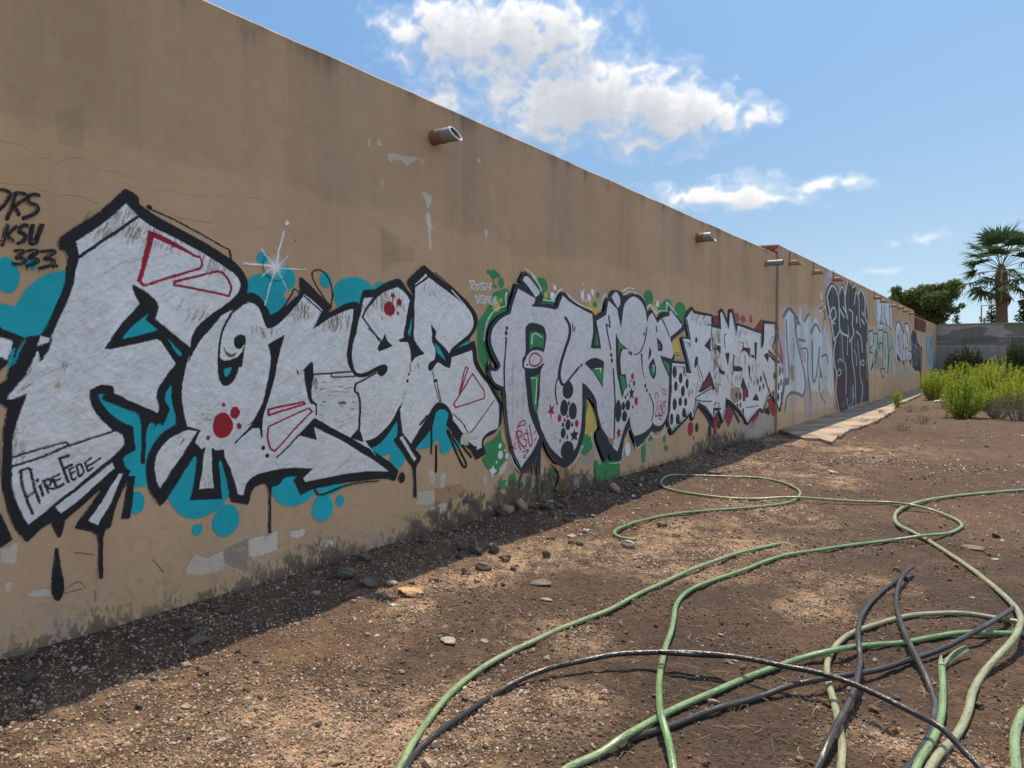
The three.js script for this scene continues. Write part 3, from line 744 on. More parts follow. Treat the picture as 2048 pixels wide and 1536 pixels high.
f wp 27440,2532! 29557,2672 33282,2757 34420,3059! 39433,3269! 40592,2647 40312,816! 34687,826 27980,1034! 27235,1870!
f wp 40565,2829! 46458,3010! 46790,1063! 44455,784! 40562,965!
*f q 28731,3549! 29464,3620! 31055,3606! 33179,3663! 33562,2818! 32549,2682! 29257,2661! 28928,3006!
s B2 42 2.6 28948,3563 29074,3013 29402,2712
s B2 36 2.6 29174,3511 29674,3041
s B2 37 2.6 30412,3496 30645,2806
s B2 38 2.6 31224,3593 31449,3078 31839,2658
s B2 47 2.6 32450,3570 32811,2791
s B2 41 2.6 33181,3638 33466,2815
s k 43 2.6 30161,2833 31138,2825
s k 38 2.6 31998,2810 33101,2700
s t2 27 2.6 29275,3247 29473,2760
s h 32 2.6 29759,3730 29727,3272 30333,2701
s h 33 2.6 30729,3562 30982,2724
s h 34 2.6 31916,3562 32358,2774
*f L 27649,2432! 29571,2536! 30994,2606! 33688,2566! 34126,2164! 33849,1178! 32022,973! 30975,1203! 27968,1165! 27787,1662! 27480,2086!
s K 45 2.6 27649,2432 28541,2525! 28656,2065 27909,1814 28766,1667 28245,1161
s K 43 2.6 28838,2424 29658,2425! 29782,1948
s K 45 2.6 29878,2535 30998,2570 30876,2152 29925,2065 30098,1906
s K 46 2.6 31168,2540 32027,2542! 32183,1932
s K 52 2.6 32207,2523 32478,1687 32199,970
s K 49 2.6 33311,2504 33554,2051 32643,1837
s K 47 2.6 29332,1896 29253,1173
s K 49 2.6 29489,1830 30015,1165
s K 45 2.6 30971,2035 30975,1203
s K 51 2.6 31651,1998 31611,1561
s K 54 2.6 33753,2002 33449,1309 33685,922
s K 45 2.6 32660,1688 32550,1040
f K 28373,1292! 28999,1512! 28941,1355! 28317,1139!
c K 46 2.6 30490,1172 31568,1161 31258,888 30838,943
s h 31 2.6 28016,2140 29035,1893 28622,1666
f o 29965,1673! 30938,1560! 30973,1227! 30165,1233!
h K 26 88 514 105 30667,1910 2900,605
h h 22 88 462 89 30307,1998 2682,599
h h 20 88 377 90 31049,3196 1983,447
h B2 22 88 377 90 31049,3196 1983,447
h K 10 88 214 91 31215,2873 1671,142
g lilac7
*f l 34363,2691! 34638,2936 35672,3057 36354,2865 37286,2728! 37712,3083 38955,3015 39550,2440 39350,2020 40160,1879 39949,1486 39184,1367! 37918,1544 37453,1458! 36300,1542 35405,1756! 35025,1434! 34599,1566 34350,1958 34514,2276
s K 61 2.6 34363,2691 34638,2936 35455,3075 36585,2817 37294,2672 37480,3046 38687,3121 39500,2796 39437,2319 39101,1958 40299,1850 39702,1366
s K 48 2.6 35287,2720 35123,2342 35412,2563 35352,2186 35827,1814
s K 50 2.6 36613,2597 36692,1987
s K 61 2.6 38249,2700 38808,2248 38495,2707
s K 54 2.6 37113,2274 37401,1855
f K 37849,2059! 38714,2013! 37865,1945!
f K 34980,1807! 36079,1542! 36328,1321! 35432,1541! 35025,1434!
s K 52 2.6 37895,1716 38421,1428 39134,1722
s K 49 2.6 34599,1566 35518,838
f K 36756,1487! 37690,1458! 37483,1231!
f K 39167,1486! 40342,1546! 40251,1243!
s h 43 2.6 34915,1487 35389,1029
h K 22 86 557 116 37016,2269 2293,694
h h 18 86 501 107 37016,2269 2293,694
h b 10 86 559 179 36913,1291 2283,335
g darkblue8
*f N 39919,2629! 40556,2890! 41974,2872 42944,2387 43890,2307! 44282,853! 41968,980! 40805,1178! 40272,2032!
s q 31 2.6 40491,2400 41637,1266
s q 32 2.6 41784,2208 42515,1261 43044,1743
s q 32 2.6 41205,2260 43301,2069
s q 38 2.6 40814,1116 42271,912 43165,966
s P 32 2.6 42642,2381 42461,1612
s h 36 2.6 42559,973 43793,925
h q 12 86 504 111 42024,1895 1458,785
h K 8 86 504 111 42024,1895 1458,785
g blue9
*f S 46664,2843! 51547,2976! 52122,2256! 54072,1601! 53303,808! 51550,714! 48264,1050! 47149,2117!
s B2 50 2.6 47760,2837 47700,2124
s B2 51 2.6 48900,2867 49227,2143
s B2 53 2.6 50303,2867 50629,2235
s K 43 2.6 47344,2049 47948,1769
s N 68 2.6 49726,1593 50234,1033
s N 70 2.6 52212,1792 51924,1018
s h 50 2.6 48324,2852 48300,1915
s h 41 2.6 49903,2820 49797,2298 51066,1026
s h 44 2.6 52656,1794 53645,1401
h h 14 86 737 130 49734,2148 2403,918
h N 12 86 595 143 50215,1967 2853,927
g -
f p1 2034,2761! 2181,2821! 2176,2607! 2050,2593!
f p2 4442,2482! 4651,2473! 4650,2280! 4429,2166!
f p2 4408,2506! 4535,2504 4563,2401! 4802,2411 4817,2301! 4420,2240! 4435,2375!
r d 5 4289,3168! 4323,3166 4315,3115 4295,3121
r d 6 4387,3186! 4439,3182 4435,3142 4395,3144
r d 4 4485,3165! 4514,3149! 4493,3144!
r d 8 4509,3103! 4568,3124 4627,3124 4688,3132 4759,3136 4831,3155 4867,3130 4794,3097 4758,3060 4732,3052 4670,3082 4584,3069 4559,3046 4514,3059
r d 5 4871,3154! 4932,3150 4947,3117 4904,3126
r d 3 4441,2887! 4463,2880 4462,2841! 4443,2854
r d 6 4921,2891! 4968,2888 5025,2886 5058,2855 5025,2789 4996,2754 4968,2816 4931,2857
r d 5 4996,2736! 5034,2706 5037,2621 5052,2428! 5013,2424! 4995,2591 4967,2683
r d 4 5693,3315! 5738,3338 5756,3295! 5708,3285
r d 3 5408,3120! 5429,3086! 5408,3075!
r d 2 4972,3517! 5000,3519! 4981,3505!
r d 4 4970,2693! 5043,2710! 5034,2657 5067,2599! 5018,2597 5010,2643
r d 3 5811,2705! 5882,2703! 5841,2617! 5821,2660!
r d 1 4089,2310! 4108,2308! 4099,2293!
r d 2 4652,2511! 4678,2509! 4666,2498!
r d 8 1741,589! 1825,606! 1821,553 1805,503! 1775,515 1740,527!
r z 8 2799,341! 2879,301 2990,326! 2995,220 2932,198 2745,224! 2733,268
r z 9 3186,348! 3286,354 3413,356! 3412,231! 3285,226 3185,234!
r z2 7 2996,318! 3179,349! 3169,143! 3002,231!
r z 4 1860,339! 1915,350 1973,330! 1971,301! 1887,317
r z 3 1760,417! 1790,415 1780,359! 1763,383
r z 2 1846,284! 1859,271! 1850,253!
r z2 10 1732,66! 1819,76! 1823,17 1782,-9 1730,-11!
r z 8 3512,337! 3649,332 3623,283 3545,284!
r z 7 3791,222! 3903,207 3893,117! 3791,153!
f z3 1932,261! 2028,255 2036,171 2125,126! 2133,19 2004,8 1939,79!
f z3 3790,125 4018,105 4096,-28 3901,-41
f z3 4263,159! 4636,166! 4635,24 4304,16
f y2 2584,313! 2645,311 2656,205 2582,211
s b 6 1.0 2039,314 2109,338 2148,297
s b 6 1.0 2029,296 2128,296
s b 7 1.0 2091,496 2193,464
s b 6 1.0 2198,268 2199,210
s b 7 1.1 2525,360 2583,279
r z 9 4857,422! 5074,402! 5078,269! 4969,293! 4806,325! 4867,355
r z 8 5074,270! 5270,273! 5281,188! 4886,253!
r o 8 5074,405! 5431,397! 5573,306! 5270,266! 5074,276!
r d 5 5001,536! 5075,526! 5075,445! 5022,473!
r d 5 5150,517! 5227,500! 5193,402! 5150,435!
f z4 5454,245! 5561,307! 5573,219! 5477,199!
r d 4 5796,406! 5847,415! 5834,342! 5791,355!
f y2 4612,279! 4969,260! 4886,141! 4631,200!
r z3 16 6483,349! 6775,313! 6759,85! 6454,130!
r z3 12 7434,230! 8049,153! 8009,46! 7658,4! 7472,49!
r z3 9 7632,401! 7990,402 7962,300 7850,248! 7713,315
r z3 6 9631,384! 9863,363! 9866,178! 9672,214!
r d 4 6044,473! 6151,526 6210,531! 6160,438! 6054,397!
r d 3 5785,431! 5849,433! 5839,340! 5794,378!
r z3 11 13179,485! 14209,246! 15141,481! 16184,343! 16194,101! 14996,-39! 13974,-21! 13317,312!
r z3 7 14111,253! 14405,377! 14668,212! 14468,7! 14070,-1!
f gl 14924,448! 15198,432! 15314,318! 15096,211! 14931,268!
f k 15362,530! 15647,577! 15771,414! 15541,334! 15310,425!
r z3 14 35902,1214! 39992,1184! 40087,517! 36412,657!
f z3 41690,2832! 46470,2941! 46464,892! 44623,748! 43875,2405!`.split('\n').map((l) => {
  const t = l.split(' '); let op = t[0]; const star = op[0] === '*'; if (star) op = op.slice(1);
  if (op === 'g') return { op, name: t[1] };
  const pair = (q) => { const c = q.endsWith('!'); const [a, b] = (c ? q.slice(0, -1) : q).split(',').map(Number); return [a / 1000, b / 1000, c]; };
  const o = { op, star, c: t[1] };
  if (op === 'e') { o.p = pair(t[2]); o.r = pair(t[3]); }
  else if (op === 'h') { o.n = +t[2]; o.a = +t[3]; o.l = t[4] / 1000; o.w = t[5] / 1000; o.p = pair(t[6]); o.r = pair(t[7]); }
  else if (op === 'f') o.pts = t.slice(2).map(pair);
  else if (op === 'r') { o.w = t[2] / 1000; o.pts = t.slice(3).map(pair); }
  else { o.w = t[2] / 1000; o.k = +t[3]; o.pts = t.slice(4).map(pair); }
  return o;
});
const CRACKS = `2 1778,2544 1864,2545 1927,2511 2038,2506 2126,2530 2196,2540 2227,2516 2376,2515 2534,2481 2778,2470 2909,2481 3104,2528 3375,2538 3570,2532 3926,2563 4431,2525 4651,2511
1 1774,2343 1879,2348 1997,2346 2074,2335 2245,2334
1 2638,2322 2961,2325 3404,2352 3741,2351 4117,2366
1 4063,2318 4230,2331 4378,2330 4504,2326 4606,2325 4725,2316 4824,2317
1 4825,2347 4879,2323 4975,2313 5157,2321 5421,2327 5702,2322 5983,2309
1 3882,2501 4128,2525 4232,2517 4394,2522 4463,2494
1 4239,2542 4367,2561 4449,2530 4520,2526
1 4151,2184 4163,2139 4176,2103
1 5315,2688 5332,2593 5332,2496
1 5403,2516 5664,2509 5881,2524
3 9725,2501 9998,2470 10254,2484 10490,2474 10734,2492 11053,2493 11320,2494 11811,2511 12185,2499 12498,2495
4 13566,2516 14134,2517 14692,2506 15343,2506 16106,2525
2 12576,2564 12779,2630 12990,2593
2 2633,3537 2668,3484 2704,3431
1 2292,3314 2296,3233 2290,3149
1 2442,3358 2445,3264
2 5175,3626 5184,3518
2 5173,3294 5192,3126 5314,3063
1 5397,3117 5418,3045
5 16513,2300 17434,2292 18448,2295 19569,2298 20493,2291
4 16083,3328 16114,2568 16159,2504
0 2556,2383 2695,2334 2944,2320 3219,2328
1 4116,2208 4175,2084
2 17621,2693 17700,2543`.split('\n').map((l) => { const t = l.split(' '); return { w: t[0] / 1000, p: t.slice(1).map((q) => q.split(',').map((v) => v / 1000)) }; });
// a smooth outline through the points, straight where a point is a corner
function outline(pts, closed, step = 6) {
  const n = pts.length, out = [], g = (i) => closed ? pts[(i + n) % n] : pts[clamp(i, 0, n - 1)];
  for (let i = 0; i < (closed ? n : n - 1); i++) {
    const p1 = g(i), p2 = g(i + 1), p0 = p1[2] ? p1 : g(i - 1), p3 = p2[2] ? p2 : g(i + 2);
    if (p1[2] && p2[2]) { out.push([p1[0], p1[1]]); continue; }
    for (let k = 0; k < step; k++) {
      const t = k / step, t2 = t * t, t3 = t2 * t, q = (a) => 0.5 * (2 * p1[a] + (p2[a] - p0[a]) * t + (2 * p0[a] - 5 * p1[a] + 4 * p2[a] - p3[a]) * t2 + (3 * p1[a] - p0[a] - 3 * p2[a] + p3[a]) * t3);
      out.push([q(0), q(1)]);
    }
  }
  if (!closed) out.push([pts[n - 1][0], pts[n - 1][1]]);
  return out;
}
function ring(o, n = 40) { const a = []; for (let i = 0; i < n; i++) { const t = i / n * 6.28318, w = 1 + 0.018 * Math.sin(3 * t + o.p[0] * 9) + 0.012 * Math.sin(5 * t + o.p[1] * 7); a.push([o.p[0] + Math.cos(t) * o.r[0] * w, o.p[1] + Math.sin(t) * o.r[1] * w]); } return a; }
function paintMurals(ctx, rough, s0, top, ppm) {
  seed = 4242;
  const X = (s) => (s - s0) * ppm, Y = (h) => (top - h) * ppm;
  const path = (c, pts, close) => { c.beginPath(); pts.forEach((p, i) => i ? c.lineTo(X(p[0]), Y(p[1])) : c.moveTo(X(p[0]), Y(p[1]))); if (close) c.closePath(); };
  for (const c of [ctx, rough]) { c.lineCap = 'round'; c.lineJoin = 'round'; }
  for (const o of MURALS) {
    const col = COL[o.c] ?? '#888';
    ctx.fillStyle = ctx.strokeStyle = col; ctx.globalAlpha = 1;
    if (o.op === 'f') { path(ctx, outline(o.pts, true), true); ctx.globalAlpha = /^(p1|p2|z3|y2)$/.test(o.c) ? 0.26 : o.c === 'wp' ? 0.33 : 1; ctx.fill(); }
    else if (o.op === 's' || o.op === 'c') { // a broad fat-cap line: the pen is wider than high
      ctx.save(); ctx.scale(o.k, 1); ctx.lineWidth = o.w * ppm; ctx.beginPath(); outline(o.pts, o.op === 'c').forEach((p, i) => i ? ctx.lineTo(X(p[0]) / o.k, Y(p[1])) : ctx.moveTo(X(p[0]) / o.k, Y(p[1]))); if (o.op === 'c') ctx.closePath(); ctx.stroke(); ctx.restore(); }
    else if (o.op === 'e' && o.c === 'g') {
      const q = ctx.createRadialGradient(X(o.p[0]), Y(o.p[1]), 0, X(o.p[0]), Y(o.p[1]), o.r[1] * 1.1 * ppm); q.addColorStop(0, 'rgba(238,241,243,1)'); q.addColorStop(0.28, 'rgba(238,241,243,0.85)'); q.addColorStop(0.55, 'rgba(238,241,243,0.32)'); q.addColorStop(1, 'rgba(238,241,243,0)'); ctx.fillStyle = q; ctx.beginPath(); ctx.arc(X(o.p[0]), Y(o.p[1]), o.r[1] * 1.1 * ppm, 0, 6.283); ctx.fill(); // fine spray mist
    } else if (o.op === 'e') { path(ctx, ring(o), true); ctx.fill(); }
    else if (o.op === 'h') {
      for (let i = 0; i < o.n; i++) {
        const a = rnd() * 6.283, r = Math.sqrt(rnd()), s = o.p[0] + Math.cos(a) * r * o.r[0], h = o.p[1] + Math.sin(a) * r * o.r[1], an = (o.a + rr(-7, 7)) / 57.3, L = o.l * rr(0.3, 1);
        ctx.globalCompositeOperation = /^(b|o|l2|d2|b2|ws)$/.test(o.c) ? 'darken' : 'source-over'; ctx.globalAlpha = o.c === 'ws' ? rr(0.12, 0.5) : rr(0.25, 0.85); ctx.lineWidth = Math.max(0.8, o.w * rr(0.3, 1) * ppm);
        path(ctx, [[s - Math.cos(an) * L / 2, h - Math.sin(an) * L / 2], [s + rr(-0.01, 0.01), h], [s + Math.cos(an) * L / 2, h + Math.sin(an) * L / 2]]); ctx.stroke();
      }
      ctx.globalCompositeOperation = 'source-over';
    } else if (o.op === 'r') {
      const q = outline(o.pts, true, 5), pts = [];
      q.forEach((p, i) => { const n = q[(i + 1) % q.length], L = Math.hypot(n[0] - p[0], n[1] - p[1]), k = Math.max(1, Math.round(L / Math.max(0.012, o.w * 0.8))); for (let j = 0; j < k; j++) pts.push([mix(p[0], n[0], j / k) + rr(-o.w, o.w) * 0.7, mix(p[1], n[1], j / k) + rr(-o.w, o.w)]); });
      rough.fillStyle = col; rough.globalAlpha = /^z/.test(o.c) ? 0.85 : 1; path(rough, pts, true); rough.fill();
    }
    ctx.globalAlpha = 1;
  }
}
const H0 = -0.1, H1 = 3.95;
const SECT = [[-8, 0.6, 70], [0.6, 6.1, 365], [6.1, 10.9, 380], [10.9, 16.2, 300], [16.05, 27, 186], [27, 53.6, 76]];
const wallMats = SECT.map(([s0, s1, ppm], si) => {
  const w = Math.floor((s1 - s0) * ppm), h = Math.floor((H1 - H0) * ppm);
  const mk = () => { const c = document.createElement('canvas'); c.width = w; c.height = h; return c.getContext('2d'); };
  const A = mk(), B = mk(), C = mk();
  if (si) paintMurals(A, B, s0, H1, ppm);
  C.strokeStyle = '#000'; C.lineJoin = 'round';
  for (const c of CRACKS) {
    for (let i = 1; i < c.p.length; i++) { // broken into short jittery runs
      const a = c.p[i - 1], b = c.p[i], L = Math.hypot(b[0] - a[0], b[1] - a[1]), k = Math.max(2, Math.ceil(L / 0.03));
      C.lineWidth = Math.max(1, c.w * ppm * rr(0.5, 1.1)); C.globalAlpha = rr(0.5, 0.95); C.beginPath();
      for (let j = 0; j <= k; j++) { const s = mix(a[0], b[0], j / k), hh = mix(a[1], b[1], j / k) + (vn(s * 23, 5) - 0.5) * 0.035; C.lineTo((s - s0) * ppm, (H1 - hh) * ppm); } C.stroke();
    }
  }
  const a = A.getImageData(0, 0, w, h).data, b = B.getImageData(0, 0, w, h).data, c = C.getImageData(0, 0, w, h).data;
  const rgb = new Uint8Array(w * h * 4), aux = new Uint8Array(w * h * 4);
  const LUT = new Float32Array(256).map((_, i) => toL(i));
  const far = si >= 4 ? 1 : 0;
  for (let y = 0; y < h; y++) {
    const H = H0 + (y + 0.5) / ppm, cy = h - 1 - y;
    for (let x = 0; x < w; x++) {
      const s = s0 + (x + 0.5) / ppm, o = (y * w + x) * 4;
      const n1 = T1(s / 2.9, H / 2.9), n2 = T2(s / 1.3, H / 1.3), n3 = T3(s / 9.1, H / 7.3), st = T1(s / 1.7, H / 21), st2 = T2(s / 2.3 + 0.3, H / 29), fine = T1(s * 1.31, H * 1.31);
      // ochre plaster: upper coat weathered greyer in streaks, lower coat repainted
      let band = sm(-0.06, 0.06, H - (2.62 + 0.25 * (n3 - 0.5) + 0.1 * (n1 - 0.5))) * (s < 9 ? 1 : 0.75);
      let r = mix(0.565, 0.512, band), g = mix(0.382, 0.355, band), bl = mix(0.218, 0.21, band);
      const v = 0.93 + 0.08 * (n3 - 0.3) + 0.13 * n1 + 0.1 * (n2 - 0.5);
      r *= v * mix(1.06, 0.97, n2); g *= v; bl *= v * mix(0.9, 1.12, T3(s / 5.3 + 0.4, H / 4.1));
      const streak = sm(0.5, 0.85, st) * (0.05 + 0.07 * band) + sm(0.55, 0.9, st2) * 0.06 * (1 + far); r *= 1 - streak; g *= 1 - streak; bl *= 1 - streak * 0.85;
      const pale = sm(0.62, 0.85, T3(s / 3.1 + 0.7, H / 6.5)) * 0.2; r = mix(r, 0.46, pale); g = mix(g, 0.37, pale); bl = mix(bl, 0.3, pale);
      const topH = s > 16.1 ? (s > 41.1 ? 3.62 : 3.84) : 3.66;
      let metal = 0, bump = 0.55 + 0.2 * (fine - 0.5) + 0.3 * (n2 - 0.5) + 0.16 * (n1 - 0.5), rough = 0.93;
      // black mould hanging down from the wall top
      const mt = sm(0.0, 0.3, 0.24 * Math.pow(st2, 1.6) + 0.1 * n1 - (topH - H)) * sm(0.3, 0.62, n2 * 0.5 + st * 0.6) * (s < 16 ? 0.7 : 0.35);
      r = mix(r, 0.1, mt); g = mix(g, 0.092, mt); bl = mix(bl, 0.085, mt);
      // paint
      const jr = h3(x, y, 5) - 0.5, jq = h3(x, y, 6) - 0.5, jx = clamp(Math.round(x + jr * 0.007 * ppm * (0.4 + 1.2 * n1) + (n2 - 0.5) * 0.012 * ppm + (fine - 0.5) * 0.008 * ppm), 0, w - 1), jy = clamp(Math.round(cy + jq * 0.007 * ppm * (0.4 + 1.2 * n1) + (n1 - 0.5) * 0.012 * ppm), 0, h - 1), ai = (jy * w + jx) * 4;
      const chipN = T1(s * 1.03 + 0.2, H * 0.83) * 0.6 + T2(s / 2.7, H / 2.7 + 0.4) * 0.55;
      const wear = sm(0.0, 0.05, chipN - (0.9 + 0.12 * sm(0.2, 1.1, H) - (s > 10.4 && s < 16 ? 0.1 : 0) - (s > 16 ? 0.07 : 0)));
      let al = a[ai + 3] / 255;
      if (al > 0) {
        let pr = LUT[a[ai]], pg = LUT[a[ai + 1]], pb = LUT[a[ai + 2]];
        const lum = (pr + pg + pb) / 3, sat = Math.max(pr, pg, pb) - Math.min(pr, pg, pb);
        const silver = lum > 0.4 && sat < 0.22;
        if (silver) { const sx = T2(s * 2.3 + H * 0.9, H * 1.1 - s * 0.7), q = 0.98 + 0.12 * (n2 - 0.4) + 0.12 * (n1 - 0.5) + 0.1 * (T1(s * 3.7, H * 3.7) - 0.5) + 0.14 * (sx - 0.5) - 0.08 * sm(0.6, 0.9, st2); metal = far ? 0 : 0.2 * al; pr *= q; pg *= q; pb *= q; const yl = sm(0.5, 0.9, T3(s / 2.2, H / 2.2)) * 0.35 * sm(1.6, 0.8, H); pr *= 1 - 0.02 * yl; pg *= 1 - 0.05 * yl; pb *= 1 - 0.2 * yl; }
        else { const q = 0.86 + 0.2 * n1 + 0.12 * (fine - 0.5) + 0.12 * (n2 - 0.5); pr *= q; pg *= q; pb *= q; }
        if (far) { const q = 1.05 - 0.25 * sm(0.45, 0.85, st); al *= 1 - 0.3 * sm(0.62, 0.9, st2); pr *= q; pg *= q; pb *= q; }
        al *= 1 - wear * 0.9; metal *= 1 - wear;
        r = mix(r, pr, al); g = mix(g, pg, al); bl = mix(bl, pb, al); rough = mix(rough, silver ? 0.42 : lum < 0.05 ? 0.7 : 0.8, al); bump += (silver ? 0.22 * (T2(s * 2.1, H * 2.1) - 0.5) : -0.04) * al; bump += 0.05 * al;
      }
      const bi = (cy * w + x) * 4, ch = b[bi + 3] / 255;
      if (ch > 0) { const q = 0.86 + 0.3 * n1, k = ch * sm(0.3, 0.42, T2(s * 2.7, H * 2.7) * 0.6 + fine * 0.35 + 0.12) * (0.7 + 0.3 * n1); r = mix(r, LUT[b[bi]] * q, k); g = mix(g, LUT[b[bi + 1]] * q, k); bl = mix(bl, LUT[b[bi + 2]] * q, k); bump -= 0.22 * ch; metal *= 1 - k; }
      const ck = c[bi + 3] / 255; if (ck > 0) { const kk = ck * (0.06 + 0.6 * sm(0.4, 0.7, n1)); r *= 1 - 0.4 * kk; g *= 1 - 0.4 * kk; bl *= 1 - 0.38 * kk; bump -= 0.4 * kk; }
      // soil splash, mould and moss blotches along the foot
      if (H < 0.95 && s > -2) {
        const prof = 0.03 + 0.12 * vn(s * 0.9, 3) + 0.07 * sm(2.6, 3.4, s) * sm(5.2, 4.6, s) + 0.22 * sm(4.4, 5.2, s) * sm(8.8, 7.6, s) + 0.2 * sm(10.8, 11.6, s) * sm(14.6, 13.4, s);
        const d = sm(-0.16, 0.2, prof * (0.35 + 1.0 * n2 + 0.55 * (n1 - 0.3)) - H + 0.1 * (st - 0.5)), gr = sm(0.42, 0.6, fine * 0.2 + 0.4 * T1(s * 3.3, H * 2.9) + T2(s * 3.7 + 0.2, H * 2.2) * 0.45 + 0.42 * (d - 0.62));
        const k = d * gr * 0.92, moss = 0.5 * sm(0.5, 0.7, n3);
        r = mix(r, mix(0.075, 0.085, moss), k); g = mix(g, mix(0.058, 0.078, moss), k); bl = mix(bl, mix(0.045, 0.036, moss), k); rough = mix(rough, 0.97, k); metal *= 1 - k; bump -= 0.1 * k * fine;
        const sp = sm(0.66, 0.74, T2(s * 1.9, H * 1.9)) * sm(0.9, 0.1, H) * 0.16; r = mix(r, 0.13, sp); g = mix(g, 0.1, sp); bl = mix(bl, 0.075, sp);
      }
      rgb[o] = toS(r); rgb[o + 1] = toS(g); rgb[o + 2] = toS(bl); rgb[o + 3] = 255;
      aux[o] = clamp(bump) * 255; aux[o + 1] = clamp(rough) * 255; aux[o + 2] = clamp(metal) * 255; aux[o + 3] = 255;
    }
  }
  const tex = (d, srgb) => { const t = byteTexture(d, w, h, srgb); t.wrapS = t.wrapT = THREE.ClampToEdgeWrapping; t.repeat.set(1 / (s1 - s0), 1 / (H1 - H0)); t.offset.set(-s0 / (s1 - s0), -H0 / (H1 - H0)); return t; };
  const auxT = tex(aux, false);
  return new THREE.MeshStandardMaterial({ map: tex(rgb, true), bumpMap: auxT, roughnessMap: auxT, roughness: 1, metalnessMap: auxT, metalness: 1, bumpScale: 0.014 });
});
function noiseTex(N, fn, srgb, rep) { const d = new Uint8Array(N * N * 4); for (let y = 0; y < N; y++) for (let x = 0; x < N; x++) { const c = fn(x / N, y / N), o = (y * N + x) * 4; d[o] = srgb ? toS(c[0]) : c[0] * 255; d[o + 1] = srgb ? toS(c[1]) : c[1] * 255; d[o + 2] = srgb ? toS(c[2]) : c[2] * 255; d[o + 3] = 255; } const t = byteTexture(d, N, N, srgb); if (rep) t.repeat.set(rep, rep); return t; }
const plasterTex = noiseTex(256, (u, v) => { const q = 0.75 + 0.4 * T1(u, v); return [0.4 * q, 0.28 * q, 0.18 * q]; }, true, 0.5);
const grainBump = noiseTex(256, (u, v) => { const q = 0.6 * T1(u, v) + 0.4 * T2(u, v); return [q, q, q]; }, false, 0.8);
const plasterPlain = new THREE.MeshStandardMaterial({ map: plasterTex, bumpMap: grainBump, bumpScale: 0.01, roughness: 0.95 });

// triangle soup with uv = (s, h) in metres; material index per section
class Soup {
  constructor() { this.p = []; this.u = []; this.m = []; }
  tri(a, b, c, m) { for (const q of [a, b, c]) { this.p.push(q[0], q[1], q[2]); this.u.push(q[3] ?? -q[2], q[4] ?? q[1]); } this.m.push(m); }
  quad(a, b, c, d, m) { this.tri(a, b, c, m); this.tri(a, c, d, m); }
  build() {
    const order = this.m.map((m, i) => [m, i]).sort((x, y) => x[0] - y[0] || x[1] - y[1]), P = new Float32Array(this.p.length), U = new Float32Array(this.u.length), used = [...new Set(order.map((q) => q[0]))];
    const g = new THREE.BufferGeometry(); order.forEach(([, i], k) => { for (let j = 0; j < 9; j++) P[k * 9 + j] = this.p[i * 9 + j]; for (let j = 0; j < 6; j++) U[k * 6 + j] = this.u[i * 6 + j]; });
    g.setAttribute('position', new THREE.BufferAttribute(P, 3)); g.setAttribute('uv', new THREE.BufferAttribute(U, 2)); g.computeVertexNormals();
    let at = 0; used.forEach((m, k) => { const n = order.filter((q) => q[0] === m).length; g.addGroup(at * 3, n * 3, k); at += n; });
    return [g, used];
  }
}
const matOf = (m) => m < 0 ? plasterPlain : wallMats[m];
const soupMesh = (name, soup, parent) => { const [g, used] = soup.build(); return part(name, g, used.length > 1 ? used.map(matOf) : matOf(used[0]), parent); };
// a run of wall from s = a to b: textured face, thick body, slightly uneven arris
function wallRun(soup, x, a, b, base, top, thick, cap = [true, true]) {
  const cuts = [a]; for (const [s0] of SECT) if (s0 > a + 0.2 && s0 < b - 0.2 && s0 !== 16.05) cuts.push(s0); cuts.push(b);
  const tw = (s) => top + (vn(s * 2.3, 77) - 0.5) * 0.007 + (vn(s * 9, 78) - 0.5) * 0.006, xb = x - thick;
  for (let i = 0; i + 1 < cuts.length; i++) {
    const mid = (cuts[i] + cuts[i + 1]) / 2; let m = SECT.findIndex(([p, q]) => mid >= p && mid < q); if (x === WALL2_X && mid < 27) m = 4;
    const n = Math.max(1, Math.round((cuts[i + 1] - cuts[i]) / 0.25));
    for (let k = 0; k < n; k++) {
      const s = mix(cuts[i], cuts[i + 1], k / n), e = mix(cuts[i], cuts[i + 1], (k + 1) / n), r = 0.012;
      soup.quad([x, base, -s], [x, base, -e], [x, tw(e) - r, -e], [x, tw(s) - r, -s], m);
      soup.quad([x, tw(s) - r, -s], [x, tw(e) - r, -e], [x - r, tw(e), -e], [x - r, tw(s), -s], m);
      soup.quad([x - r, tw(s), -s], [x - r, tw(e), -e], [xb, tw(e) + 0.01, -e], [xb, tw(s) + 0.01, -s], -1);
      soup.quad([xb, base, -e], [xb, base, -s], [xb, tw(s) + 0.01, -s], [xb, tw(e) + 0.01, -e], -1);
    }
  }
  const end = (s, dir) => { const q = [[x, base, -s, x, base], [xb, base, -s, xb, base], [xb, tw(s) + 0.01, -s, xb, top], [x - 0.012, tw(s), -s, x, top], [x, tw(s) - 0.012, -s, x, top]]; if (dir > 0) q.reverse(); soup.tri(q[0], q[1], q[2], -1); soup.tri(q[0], q[2], q[3], -1); soup.tri(q[0], q[3], q[4], -1); };
  if (cap[0]) end(a, 1); if (cap[1]) end(b, -1);
}
const nearWall = thing('plaster_wall', 'ochre plastered boundary wall covered in large silver graffiti letters', 'wall');
const taller = thing('plaster_wall', 'taller ochre wall run beyond the vertical step, covered in faded graffiti', 'wall');
{ const s = new Soup(); wallRun(s, WALL_X, -8, 16.1, -0.4, 3.66, 0.34); soupMesh('wall_body', s, nearWall); }
